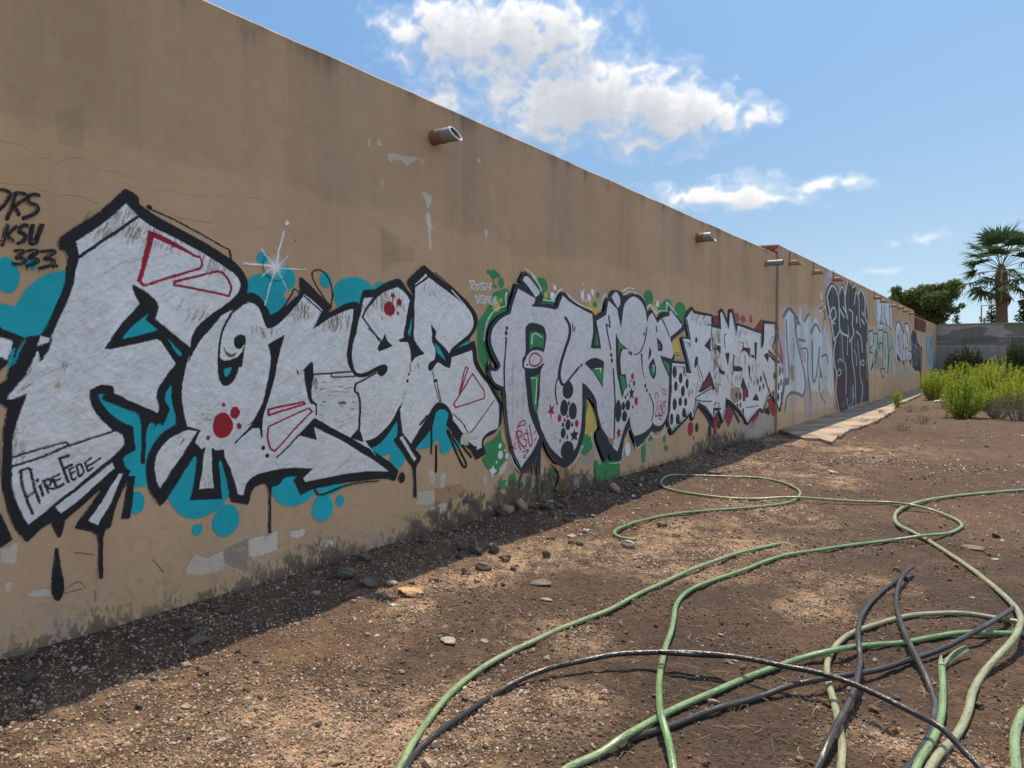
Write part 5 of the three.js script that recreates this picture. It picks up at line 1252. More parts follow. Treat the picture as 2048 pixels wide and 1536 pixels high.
  solo('black_pipe', hose(PIPES.p5, 0.0135, (t) => mix3(black, grey, 0.75), { dustK: 0.13 }), KM, 'scuffed grey black pipe lying diagonally with its tip under the tan hose bend', 'pipe', grp);
  solo('garden_hose', hose(PIPES.p6, 0.0152, (t) => mix3(green, pale, 0.15 + 0.45 * sm(0.5, 0.9, t)), { flat: 0.92 }), GM, 'saturated green hose running diagonally under the arched black pipe', 'hose', grp);
  solo('garden_hose', hose(PIPES.p7, 0.0148, (t) => mix3(tan, pale, 0.4 * vn(t * 14, 4)), { flat: 0.92 }), GM, 'dull tan hose curving round beneath two black pipes', 'hose', grp);
  solo('black_pipe', hose(PIPES.p8, 0.0138, (t) => mix3(black, grey, 0.7), { dustK: 0.13 }), KM, 'black pipe whose blunt tip rests behind the other bent pipe tip', 'pipe', grp);
  solo('black_pipe', hose(PIPES.p9, 0.0138, (t) => mix3(black, grey, 0.65), { dustK: 0.13 }), KM, 'black pipe with hooked tip rising highest between the hoses', 'pipe', grp);
  { const t = thing('garden_hose', 'short green hose split open lengthwise at its end', 'hose', [0, 0, 0], grp); part('hose_body', hose(PIPES.p10, 0.0155, () => mix3(green, pale, 0.35)), GM, t);
    part('split_flap', hose(PIPES.s1, 0.016, () => mix3(green, pale, 0.3), { arc: 2.6, a0: 2.9, taper: 0.75 }), GM, t); part('split_flap', hose(PIPES.s2, 0.016, () => mix3(green, pale, 0.5), { arc: 2.4, a0: 0.3, taper: 0.3 }), GM, t); part('split_flap', hose(PIPES.s3, 0.012, () => mix3(tan, pale, 0.5), { arc: 1.2, a0: 1, taper: 0.6 }), GM, t); }
  solo('garden_hose', hose(PIPES.p11, 0.0175, () => mix3(green, pale, 0.55), { flat: 0.92 }), GM, 'thick pale green hose cut by the frame edge, touching no other hose', 'hose', grp);
}

// ---------- stones ----------
const rockGeo = [];
{
  for (let v = 0; v < 7; v++) {
    let g = mergeVertices(new THREE.IcosahedronGeometry(1, v < 3 ? 2 : 1).deleteAttribute('uv').deleteAttribute('normal')); const P = g.attributes.position;
    seed = 300 + v; const planes = []; for (let i = 0; i < 11; i++) { const a = rnd() * 6.283, c = rr(-1, 1), s = Math.sqrt(1 - c * c); planes.push([Math.cos(a) * s, c, Math.sin(a) * s, rr(0.5, 0.85)]); }
    for (let i = 0; i < P.count; i++) { const p = new THREE.Vector3().fromBufferAttribute(P, i); let k = 1; for (const q of planes) { const d = p.x * q[0] + p.y * q[1] + p.z * q[2]; if (d > 0) k = Math.min(k, q[3] / d); } k *= 0.93 + 0.14 * vn(p.x * 4 + 9, p.y * 4 + p.z * 3, v); P.setXYZ(i, p.x * k, p.y * k, p.z * k); }
    g = g.toNonIndexed(); g.computeVertexNormals(); const U = new Float32Array(g.attributes.position.count * 2); for (let i = 0; i < U.length / 2; i++) { U[i * 2] = g.attributes.position.getX(i) * 0.5 + 0.5; U[i * 2 + 1] = g.attributes.position.getY(i) * 0.5 + g.attributes.position.getZ(i) * 0.5; } g.setAttribute('uv', new THREE.BufferAttribute(U, 2)); rockGeo.push(g);
  }
  const rt = noiseTex(256, (u, v) => { const q = 0.7 + 0.45 * T1(u, v) - 0.2 * sm(0.6, 0.8, T2(u, v)); return [q, q, q]; }, true);
  const C = { o: [0.5, 0.32, 0.17], g: [0.17, 0.15, 0.125], p: [0.48, 0.34, 0.27], t: [0.36, 0.27, 0.18], w: [0.42, 0.37, 0.31], b: [0.2, 0.14, 0.092], c: [0.46, 0.37, 0.27], r: [0.32, 0.14, 0.1], k: [0.1, 0.088, 0.076], W: [0.7, 0.68, 0.65] };
  const M = {}; for (const k in C) M[k] = new THREE.MeshStandardMaterial({ color: new THREE.Color().setRGB(...C[k]), map: rt, bumpMap: grainBump, bumpScale: 0.02, roughness: 0.94 });
  seed = 77; const cx = Math.cos(0), spots = [];
  `-3205,-3722 105 o .25 flat orange sandstone slab lying at the edge of the wall shade
-2644,-4411 79 g .25 flat grey stone slab on pale gravel near the rubble
-2406,-4082 43 p .25 thin pinkish stone flake on the dark soil above the long green hose
-3751,-7834 85 t .7 large tan boulder in the shade under the green paint patch
-2614,-5708 70 w .6 pale angular stone beside the torn curled hose end
-2638,-6522 52 b .7 rusty brown stone touching the green hose beyond its torn end
-1774,-2158 37 c .6 cream stone with pitted face beside the black pipe at the frame bottom
-101,-3845 21 b .9 rounded brown stone leaning on the tan hose
-481,-3571 26 b .6 smooth oval tan stone between the crossing black pipes
-1591,-2754 15 r .8 small broken ribbed terracotta piece alone on dark soil
-1739,-3765 16 k .8 small black pebble on brown soil between the two long hoses
-684,-6047 29 r .8 dark reddish stone by the tips of two black pipes
-1682,-3024 14 g .9 round grey pebble beside the dry twig under the arched pipe
-1079,-3260 26 p .6 pinkish crumbly stone between green hose and black pipe
-586,-5744 22 k .8 dark pebble directly under the bent black pipe tip
-2340,-3316 27 w .4 whitish half buried stone above the left green hose
-2487,-3200 52 w .2 long pale stone sliver on the brown soil
-1942,-3294 20 c .5 small cream stone just above the arched black pipe
-2882,-3609 19 g .6 grey stone with dark underside on trampled soil
-3138,-3495 33 W .3 crumpled white flake beside the orange slab
-3470,-4788 71 k .7 biggest dark boulder of the rubble heap at the wall foot
-3369,-4894 55 k .9 dark upright rubble block touching the biggest boulder
-3613,-4800 37 k .8 dark rubble stone on the wall side of the heap
-3472,-4596 36 k .7 low dark rubble stone in front of the heap
-3187,-4284 53 b .8 brown blocky rubble stone half in the sun
-3155,-4439 70 b .6 wide flat topped rubble stone at the sunny edge of the heap
-3160,-4754 38 b .8 brown rubble stone right at the shade border
-2984,-4581 29 k .7 low dark stone on sunny gravel next to the heap
-2958,-5005 41 k .9 lone dark angular stone casting a long shadow on gravel
-2998,-4163 25 c .8 pale triangular stone below the rubble heap
-2861,-4182 17 k .8 left stone of a small dark pair on pale gravel
-2837,-4233 17 k .8 right stone of a small dark pair on pale gravel
-2993,-5456 38 b .7 brown sunny rubble stone near the torn hose end
-2925,-5480 38 k .8 dark sunny rubble stone near the torn hose end
-3138,-5980 31 W .7 white tilted shard sticking up from sunny gravel
-3142,-5750 48 c .3 flat cream stone chip beside the white shard
-3767,-6643 44 g .7 grey angular stone in the shade near the dripping paint
-3153,-7155 32 w .7 small white stone past the shade near the hose loop
-3545,-3688 57 g .6 rough grey rubble stone in the wall shade
-3435,-3795 42 w .4 flat pale stone in the shade behind the orange slab
-3267,-3568 16 b .8 small brown chip between orange slab and shade edge
-3788,-3742 64 g .6 broad grey stone against the mossy wall foot
-3382,-3394 16 c .7 small cream pebble on the shade border
-2881,-3611 23 g .7 grey pebble with dark side on open soil
-4008,-6064 94 t .7 tan stone bulging from the grimy wall foot
-4017,-6304 77 t .9 round tan stone set in the wall foot below a long drip
-3418,-2035 18 c 1 upright cream block at the shade edge throwing a dark shadow
-3369,-2249 28 c .7 cream stone of a close pair at the shade edge
-3276,-2260 30 b .6 brown stone of a close pair at the shade edge
-3701,-1877 16 W .8 round white pebble deep in the wall shade
-2989,-1988 30 c .3 flat pale triangular stone on speckled soil
-3408,-1565 18 b .8 brown stone on the shade border near the frame edge
-2901,-2232 23 g .6 grey stone next to a smaller one on speckled soil
-2793,-2221 22 b .4 flat brown stone on speckled soil
-3589,-2472 70 g .3 long flat grey slab lying in the wall shade
-3774,-3705 66 g .5 grey slab leaning at the wall foot
-3554,-3714 51 g .6 rough grey block in the shade behind pale pebble
-3443,-3806 39 w .5 pale flat pebble at the sunny shade border
-3674,-3364 39 w .4 whitish stone chip in the wall shade
-3924,-1908 29 g .4 flat grey chip against the wall foot near the paint drop
-2913,-1636 26 c .4 flat cream chip with dark gaps around it on gravel
-3390,-3402 19 c .7 cream pebble just outside the shade
-2225,-30811 176 W .4 white flat broken slab lying before the bright shrubs
-1973,-10719 85 c .3 long pale sliver of stone on open brown ground
-2530,-15783 28 W .8 white pebble alone on open ground towards the shrubs
-241,-7064 98 b .15 broad flat brown stone sunk in soil beyond the hose loop
-113,-7654 38 k .7 dark stone on open soil beyond the hose loop
-103,-6722 28 W .3 white paper like chip on soil past the crossing hoses
-197,-5580 23 w .4 pale chip inside the wide bend of the tan hose
-518,-5156 27 r .3 reddish tile chip by the bent black pipe
-572,-4526 11 W .5 tiny white chip between the tan and green hoses
-1340,-4174 18 c .5 cream chip on dark soil between the long hoses
-1744,-3774 14 k .9 black round pebble just above the arched pipe
-1162,-3770 41 b .15 flat buried stone in the middle of the dark soil
-682,-2945 14 c .5 pale chip near the frame bottom between two pipes
-648,-2974 20 t .5 tan chip near the frame bottom beside a darker one
-605,-2964 14 r .6 small reddish brown chip beside the black pipe bottom
-712,-2927 9 r .3 orange brick splinter near the frame bottom`.split('\n').forEach((l, i) => {
    const t = l.split(' '), [x, z] = t[0].split(',').map((v) => v / 1000), w = t[1] / 1000, flat = +t[3], label = t.slice(4).join(' ');
    const m = solo('stone', rockGeo[i % 7], M[t[2]], label, 'stone'); m.scale.set(w * 1.1, w * flat * 1.05, w * rr(0.75, 1.1)); m.rotation.set(rr(-0.1, 0.1), rr(0, 0.8) - YAW, rr(-0.12, 0.12)); m.position.set(x, groundH(x, z) + w * flat * 0.5, z); spots.push([x, z]);
  });
  // small loose stones: rubble strip along the wall foot, and open soil
  const lots = [['g', 'k', 'b', 'k', 'b'], ['c', 'b', 'w', 'g', 'r']];
  for (let i = 0; i < 230; i++) {
    const wallSide = i < 130; let x, z, s;
    if (wallSide) { const u = Math.pow(rnd(), 0.8); z = -1.2 - u * 12.5; x = WALL_X + 0.08 + Math.abs(rr(-1, 1) * rr(0.1, 0.95)); s = rr(0.014, 0.042) * (z < -3.8 && z > -7 ? 1.5 : 1); }
    else { const d = 2.9 + 9 * rnd() ** 1.4, a = rr(-1.15, 0.0); x = d * Math.sin(a); z = -d * Math.cos(a); s = rr(0.009, 0.022); if (x < WALL_X + 0.2) { continue; } }
    const kk = lots[wallSide ? 0 : 1][Math.floor(rnd() * 5)];
    const m = solo('stone', rockGeo[(i * 3) % 7], M[kk], wallSide ? 'small rubble stone scattered along the shaded wall foot' : 'thumb sized stone loose on the open soil', 'stone', wallSide ? 'rubble stones along the wall foot' : 'loose small stones on the open soil');
    m.scale.set(s * rr(0.9, 1.4), s * rr(0.4, 0.8), s * rr(0.7, 1.1)); m.rotation.set(rr(-0.3, 0.3), rr(0, 6.28), rr(-0.3, 0.3)); m.position.set(x, groundH(x, z) + s * 0.35, z);
  }
  // gravel nobody could count
  const gg = new THREE.IcosahedronGeometry(1, 0); { const P = gg.attributes.position; for (let i = 0; i < P.count; i++) { const k = 0.8 + 0.4 * h3(Math.round(P.getX(i) * 50), Math.round(P.getY(i) * 50), Math.round(P.getZ(i) * 50)); P.setXYZ(i, P.getX(i) * k, P.getY(i) * k * 0.75, P.getZ(i) * k); } gg.computeVertexNormals(); }
  const N = 115000, im = new THREE.InstancedMesh(gg, new THREE.MeshStandardMaterial({ roughness: 0.95 }), N), mt = new THREE.Matrix4(), qt = new THREE.Quaternion(), eu = new THREE.Euler(), col = new THREE.Color(), v3 = new THREE.Vector3(), s3 = new THREE.Vector3();
  seed = 1234; let k = 0, guard = 0;
  while (k < N && guard++ < 2000000) {
    const near = rnd(), d = near < 0.55 ? rr(2.2, 6.5) : near < 0.85 ? rr(6, 13) : rr(12, 30), a = rr(-1.35, 0.25), x = d * Math.sin(a), z = -d * Math.cos(a);
    if (x < WALL_X + 0.02) continue; const wd = x - WALL_X; if (z < -14.6 && wd < 1.35) continue;
    const [t, dk, rd] = soilMix(x, z), wallz = sm(1.0, 0.3, wd), dens = 0.1 + 0.62 * t + 0.3 * wallz + 0.3 * sm(0.45, 0.8, vn(x * 3, z * 3, 71)) - 0.06 * dk;
    if (rnd() > dens) continue;
    let s = (0.0014 + 0.0078 * rnd() ** 3.4) * (d > 12 ? 2.2 : d > 6.5 ? 1.5 : 1); if (rnd() < 0.03) s *= 1.9; s *= 1 - 0.1 * wallz;
    const u = d > 8 && rnd() < 0.07 ? 0.01 : rnd(); let c = u < 0.03 ? [0.62, 0.57, 0.5] : u < 0.14 ? [0.5, 0.42, 0.33] : u < 0.5 ? [0.36, 0.25, 0.16] : u < 0.8 ? [0.16, 0.108, 0.07] : u < 0.9 ? [0.24, 0.22, 0.2] : u < 0.93 ? [0.3, 0.13, 0.08] : [0.07, 0.055, 0.045];
    c = mix3(c, [0.4, 0.3, 0.205], t * 0.4); c = mix3(c, [0.2, 0.165, 0.13], wallz * 0.35); c = mix3(c, [0.075, 0.052, 0.036], dk * (1 - t) * 0.55);
    eu.set(rnd() * 6, rnd() * 6, rnd() * 6); mt.compose(v3.set(x, groundH(x, z) + s * 0.25, z), qt.setFromEuler(eu), s3.set(s * rr(0.8, 1.5), s * rr(0.7, 1), s)); im.setMatrixAt(k, mt); im.setColorAt(k, col.setRGB(...c)); k++;
  }
  im.count = k; im.name = 'gravel'; tag(im, 'loose fine gravel strewn over the brown soil', 'gravel'); im.userData.kind = 'stuff'; im.castShadow = im.receiveShadow = true; scene.add(im);
}
// dry straw and twigs
{
  seed = 515; const mk = (bend) => { const c = new THREE.QuadraticBezierCurve3(new THREE.Vector3(-0.5, 0, 0), new THREE.Vector3(0, 0.2 * bend, 0.25 * bend), new THREE.Vector3(0.5, 0.06, 0)); return new THREE.TubeGeometry(c, 6, 0.016, 4); };
  const N = 5200, im = new THREE.InstancedMesh(mk(1), new THREE.MeshStandardMaterial({ roughness: 0.9 }), N), mt = new THREE.Matrix4(), qt = new THREE.Quaternion(), eu = new THREE.Euler(), col = new THREE.Color(), v3 = new THREE.Vector3(), s3 = new THREE.Vector3(); let k = 0;
  while (k < N) { const d = 2.4 + 9 * rnd() ** 1.6, a = rr(-1.2, 0.2), x = d * Math.sin(a), z = -d * Math.cos(a); if (x < WALL_X + 0.1) continue; const L = rr(0.025, 0.085); eu.set(rr(-0.3, 0.3), rr(0, 6.28), rr(-0.25, 0.25)); mt.compose(v3.set(x, groundH(x, z) + 0.003, z), qt.setFromEuler(eu), s3.set(L, L * rr(0.3, 1.4), L * rr(-1, 1))); im.setMatrixAt(k, mt); const q = rr(0.5, 1); im.setColorAt(k, col.setRGB(0.5 * q, 0.38 * q, 0.23 * q)); k++; }
  im.name = 'dry_straw'; tag(im, 'short curled bits of dry straw strewn over the soil', 'straw'); im.userData.kind = 'stuff'; im.castShadow = im.receiveShadow = true; scene.add(im);
}

// ---------- vegetation ----------
// leaf cloud: folded leaf blades, merged; each leaf {p, d, n, l, w, c}
function leafMesh(list) {
  const n = list.length, P = new Float32Array(n * 18), C = new Float32Array(n * 18), a = new THREE.Vector3(), s = new THREE.Vector3(), q = new THREE.Vector3(); let o = 0;
  for (const f of list) {
    s.crossVectors(f.d, f.n); if (s.lengthSq() < 1e-6) s.set(1, 0, 0); s.normalize(); const m = f.p.clone().addScaledVector(f.d, f.l * 0.5), t = f.p.clone().addScaledVector(f.d, f.l).addScaledVector(f.n, -0.18 * f.l);
    const L = m.clone().addScaledVector(s, f.w).addScaledVector(f.n, f.w * 0.25), R = m.clone().addScaledVector(s, -f.w).addScaledVector(f.n, f.w * 0.25);
    for (const v of [f.p, R, t, f.p, t, L]) { P[o] = v.x; P[o + 1] = v.y; P[o + 2] = v.z; C[o] = f.c[0]; C[o + 1] = f.c[1]; C[o + 2] = f.c[2]; o += 3; }
  }
  const g = new THREE.BufferGeometry(); g.setAttribute('position', new THREE.BufferAttribute(P, 3)); g.setAttribute('color', new THREE.BufferAttribute(C, 3)); g.computeVertexNormals(); return g;
}
const leafMat = (t, r = 0.7) => new THREE.MeshPhysicalMaterial({ vertexColors: true, roughness: r, transmission: t, thickness: 0, side: THREE.DoubleSide, specularIntensity: 0.4 });
const LM = leafMat(0.5), LD = leafMat(0.25), stemM = new THREE.MeshStandardMaterial({ color: 0x6a6038, roughness: 0.9 }), barkM = new THREE.MeshStandardMaterial({ color: 0x3a2e25, roughness: 0.95, bumpMap: grainBump, bumpScale: 0.03 });
const UP = new THREE.Vector3(0, 1, 0), rv = () => new THREE.Vector3(rr(-1, 1), rr(-1, 1), rr(-1, 1)).normalize();
function rod(pts, r0, r1, seg = 5) { // tapered stem through points
  const c = new THREE.CatmullRomCurve3(pts), n = Math.max(3, pts.length * 2), g = new THREE.TubeGeometry(c, n, 1, seg), P = g.attributes.position, w = seg + 1;
  for (let i = 0; i <= n; i++) { const q = c.getPointAt(i / n), r = mix(r0, r1, i / n); for (let j = 0; j < w; j++) { const k = i * w + j; P.setXYZ(k, q.x + (P.getX(k) - q.x) * r, q.y + (P.getY(k) - q.y) * r, q.z + (P.getZ(k) - q.z) * r); } }
  return g;
}
function shrub(o) { // upright leafy shoots from one root
  seed = o.seed; const t = thing(o.name ?? 'green_shrub', o.label, o.cat ?? 'shrub', [o.x, o.y ?? 0, o.z], o.group); const leaves = [], stems = [];
  for (let i = 0; i < o.shoots; i++) {
    const a = rnd() * 6.283, q = Math.sqrt(rnd()), bx = Math.cos(a) * q * o.r * 0.35, bz = Math.sin(a) * q * o.r * 0.35, out = q * o.r * rr(0.75, 1.1), hh = o.h * (1 - 0.42 * q * q) * rr(0.66, 1.0), ex = Math.cos(a) * out, ez = Math.sin(a) * out;
    const p = [new THREE.Vector3(bx, -0.03, bz), new THREE.Vector3(mix(bx, ex, 0.55), hh * 0.38, mix(bz, ez, 0.55)), new THREE.Vector3(ex * 0.95, hh * 0.72, ez * 0.95), new THREE.Vector3(ex + rr(-0.04, 0.04), hh, ez + rr(-0.04, 0.04))];
    if (i % 2 === 0) stems.push(rod(p, 0.008 * o.h + 0.003, 0.002, 4)); const c = new THREE.CatmullRomCurve3(p), n = Math.round(o.leaves * rr(0.7, 1.2));
    for (let k = 0; k < n; k++) { const u = mix(o.from ?? 0.12, 1, Math.pow(rnd(), 0.8)), at = c.getPointAt(u), d = rv(); d.y = Math.abs(d.y) * 0.8 + 0.45; d.normalize(); const sp = (o.spread ?? 0.09) * (1.15 - u); at.add(new THREE.Vector3(rr(-sp, sp), rr(-sp, sp), rr(-sp, sp))); const v = rr(0.75, 1.2), yel = rnd(); leaves.push({ p: at, d, n: rv().add(UP).normalize(), l: o.leaf * rr(0.7, 1.3) * (1.1 - 0.4 * u), w: o.leaf * 0.2, c: (rnd() < 0.1 * (1.2 - u) ? [0.24, 0.17, 0.07] : mix3(o.c0, o.c1, yel)).map((x) => x * v) }); }
  }
  if (stems.length) part('stems', mergeGeometries(stems), o.stem ?? stemM, t); if (leaves.length) part('foliage', leafMesh(leaves), o.mat ?? LM, t); return t;
}
const G0 = [0.3, 0.42, 0.03], G1 = [0.58, 0.62, 0.08];
const bush = (x, z, h, r, shoots, leaves, leaf, s, label, extra = {}) => shrub({ x, z, h, r, shoots, leaves, leaf, seed: s, label, c0: G0, c1: G1, group: undefined, ...extra });
bush(-1.12, -23.2, 1.2, 0.6, 80, 105, 0.06, 11, 'bright green round shrub standing foremost on the bare soil', { c0: [0.23, 0.37, 0.03], c1: [0.46, 0.55, 0.06] });
bush(-2.55, -32.6, 1.4, 0.52, 60, 80, 0.07, 12, 'bright green shrub against the end of the concrete strip');
bush(-1.75, -35.4, 1.55, 0.95, 90, 90, 0.075, 13, 'tall bright shrub just behind the foremost round one');
bush(-1.0, -36.6, 1.6, 0.9, 90, 90, 0.075, 14, 'bright shrub between the dark weeds and the foremost round one');
bush(-0.45, -33.8, 1.72, 0.95, 95, 95, 0.075, 15, 'tallest bright shrub, pointed shoots before the palm trunk');
bush(0.55, -33.2, 1.75, 0.95, 95, 95, 0.075, 16, 'bright shrub with brown stalks cut by the frame edge');
bush(1.6, -30.5, 1.7, 1.0, 80, 80, 0.075, 17, 'bright shrub beyond the frame edge behind the dry bushes');
bush(-0.72, -26.6, 0.75, 0.42, 50, 75, 0.055, 18, 'low bright shrub tucked between the round shrub and the dry bush', { c0: [0.27, 0.4, 0.03], c1: [0.48, 0.56, 0.07] });
bush(-0.1, -28.6, 1.05, 0.7, 70, 80, 0.065, 19, 'middle sized bright shrub behind the dry bush');
bush(-3.06, -26.9, 0.72, 0.14, 12, 70, 0.055, 20, 'slim young green plant at the edge of the concrete strip', { name: 'young_plant', cat: 'plant' });
bush(-3.0, -22.9, 0.2, 0.1, 8, 20, 0.04, 21, 'tiny yellow green weed by the broken edge of the concrete strip', { name: 'small_weed', cat: 'weed', c0: [0.26, 0.3, 0.04], c1: [0.36, 0.36, 0.06] });
const dryM = leafMat(0.2), twigM = new THREE.MeshStandardMaterial({ color: 0x6f675a, roughness: 0.95 });
const dry = (x, z, h, r, s, label) => shrub({ x, z, h, r, shoots: 90, leaves: 34, leaf: 0.03, spread: 0.1, from: 0.25, seed: s, label, c0: [0.13, 0.125, 0.085], c1: [0.22, 0.2, 0.14], mat: dryM, stem: twigM, name: 'dry_bush', cat: 'bush' });
dry(-0.36, -23.1, 0.68, 0.4, 31, 'grey dried bush beside the foremost green shrub');
dry(0.12, -22.6, 0.8, 0.5, 32, 'larger grey dried bush near the frame edge');
shrub({ x: -1.78, z: -20.3, h: 0.26, r: 0.26, shoots: 26, leaves: 10, leaf: 0.03, seed: 33, label: 'flattened dead tuft alone on the open soil', c0: [0.1, 0.085, 0.05], c1: [0.18, 0.15, 0.09], mat: dryM, stem: twigM, name: 'dead_tuft', cat: 'tuft' });
for (const [i, x, z] of [[0, -2.2, -25.8], [1, -1.9, -26.6], [2, -2.5, -24.9], [3, -1.5, -22.6], [4, -2.0, -18.2], [5, -2.9, -19.3]]) shrub({ x, z, h: 0.14 + 0.03 * (i % 3), r: 0.22, shoots: 16, leaves: 8, leaf: 0.04, seed: 40 + i, label: 'low yellowish dry weed on the stony ground', group: 'low dry weeds on open ground', c0: [0.17, 0.155, 0.06], c1: [0.26, 0.22, 0.1], mat: dryM, stem: twigM, name: 'dry_weed', cat: 'weed' });
// tall dark weeds in the shade of the far wall
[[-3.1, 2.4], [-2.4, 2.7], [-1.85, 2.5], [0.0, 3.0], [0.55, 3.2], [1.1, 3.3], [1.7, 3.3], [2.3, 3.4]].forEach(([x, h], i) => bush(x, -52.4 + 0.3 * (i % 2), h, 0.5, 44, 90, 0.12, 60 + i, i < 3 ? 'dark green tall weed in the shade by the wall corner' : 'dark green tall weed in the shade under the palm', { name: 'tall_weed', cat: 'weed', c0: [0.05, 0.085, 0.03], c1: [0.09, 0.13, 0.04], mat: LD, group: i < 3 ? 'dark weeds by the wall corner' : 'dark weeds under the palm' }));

// trees: clumps of leaves on limbs
function tree(o) {
  seed = o.seed; const t = thing(o.name, o.label, 'tree', [o.x, 0, o.z], o.group), leaves = [], limbs = [], top = new THREE.Vector3(0, o.fork, 0);
  limbs.push(rod([new THREE.Vector3(0, -0.3, 0), new THREE.Vector3(0.1, o.fork * 0.5, 0), top], o.trunk, o.trunk * 0.7, 8));
  for (const [cx, cy, cz, r] of o.clumps) {
    const c = new THREE.Vector3(cx, cy, cz); limbs.push(rod([top, top.clone().lerp(c, 0.5).add(new THREE.Vector3(0, -0.1 * r, 0)), c], o.trunk * 0.45, 0.03, 5));
    const n = Math.round(o.density * r * r);
    for (let i = 0; i < n; i++) { const d = rv(), q = Math.pow(rnd(), 0.45) * r * (0.72 + 0.5 * vn(d.x * 3 + cx * 5, d.y * 3 + d.z * 2, 5)), at = c.clone().add(new THREE.Vector3(d.x * q, d.y * q * (o.squash ?? 0.75), d.z * q)); const v = rr(0.7, 1.25); leaves.push({ p: at, d: rv().add(d.multiplyScalar(0.6)).normalize(), n: rv().add(UP).normalize(), l: o.leaf * rr(0.6, 1.3), w: o.leaf * 0.28, c: mix3(o.c0, o.c1, rnd()).map((x) => x * v) }); }
  }
  part('trunk', mergeGeometries(limbs), barkM, t); part('crown', leafMesh(leaves), o.mat ?? LD, t); return t;
}
{ // broad tree: clump places in metres from its trunk foot
  const K = 0.0507, cl = [[1797, 580, 13], [1793, 594, 15], [1812, 598, 18], [1832, 590, 22], [1850, 580, 17], [1868, 577, 17], [1888, 574, 15], [1903, 571, 13], [1915, 572, 8], [1838, 612, 24], [1860, 600, 22], [1884, 594, 20], [1902, 588, 14], [1866, 622, 22], [1888, 615, 15], [1905, 618, 9], [1916, 612, 6], [1848, 632, 18], [1872, 640, 14], [1886, 632, 9], [1880, 648, 10], [1820, 614, 18]];
  seed = 71; const cp = cl.map(([x, y, r]) => [(1849 + (x - 1853) * 0.84 - 1856) * K, (720 - 650 + (650 - y - 14) * 0.92) * K + 1.5, rr(-1.6, 1.6), r * K * 0.82]);
  const t = tree({ name: 'broad_tree', label: 'broad round crowned tree rising behind the wall end', seed: 72, x: -6.35, z: -77.8, fork: 4.2, trunk: 0.32, clumps: cp, density: 1900, leaf: 0.2, squash: 0.85, c0: [0.08, 0.12, 0.03], c1: [0.2, 0.24, 0.05], mat: leafMat(0.45) }); t.rotation.y = YAW - 0.5;
}
const K9 = 0.0585;
const sprig = (x, y, list, label, name, seedN, cols, dist = 90) => { const f = 1539, az = Math.atan((x - 1024) / f), d = dist, wx = -Math.sin(YAW - az) * d, wz = -Math.cos(YAW - az) * d, k = d * Math.cos(az) / f; return tree({ name, label, seed: seedN, x: wx, z: wz, fork: Math.max(1.5, 1.5 + (720 - y) * k - 2), trunk: 0.12, clumps: list.map(([a, b, r]) => [(a - x) * k, (720 - b) * k + 1.5, rr(-0.3, 0.3), r * k]), density: 420, leaf: 0.3, squash: 1.2, c0: cols[0], c1: cols[1] }); };
sprig(1982, 640, [[1981, 612, 4], [1980, 620, 6], [1982, 630, 8], [1980, 640, 9], [1992, 638, 8], [1990, 622, 4], [1966, 640, 5], [1998, 626, 4]], 'narrow conifer close beside the palm trunk', 'conifer_tree', 81, [[0.05, 0.075, 0.03], [0.09, 0.11, 0.045]]);
sprig(2046, 640, [[2048, 585, 6], [2047, 598, 8], [2045, 608, 9], [2050, 620, 12], [2044, 630, 12], [2052, 642, 14], [2034, 636, 4], [2060, 600, 10], [2064, 625, 14]], 'dark layered conifer cut by the frame edge', 'conifer_tree', 82, [[0.03, 0.05, 0.02], [0.07, 0.095, 0.03]]);
sprig(1911, 648, [[1911, 633, 4], [1909, 641, 5], [1914, 644, 5], [1912, 637, 3]], 'small thin tree top between the broad tree and the palm', 'small_tree', 83, [[0.06, 0.08, 0.045], [0.1, 0.12, 0.06]]);

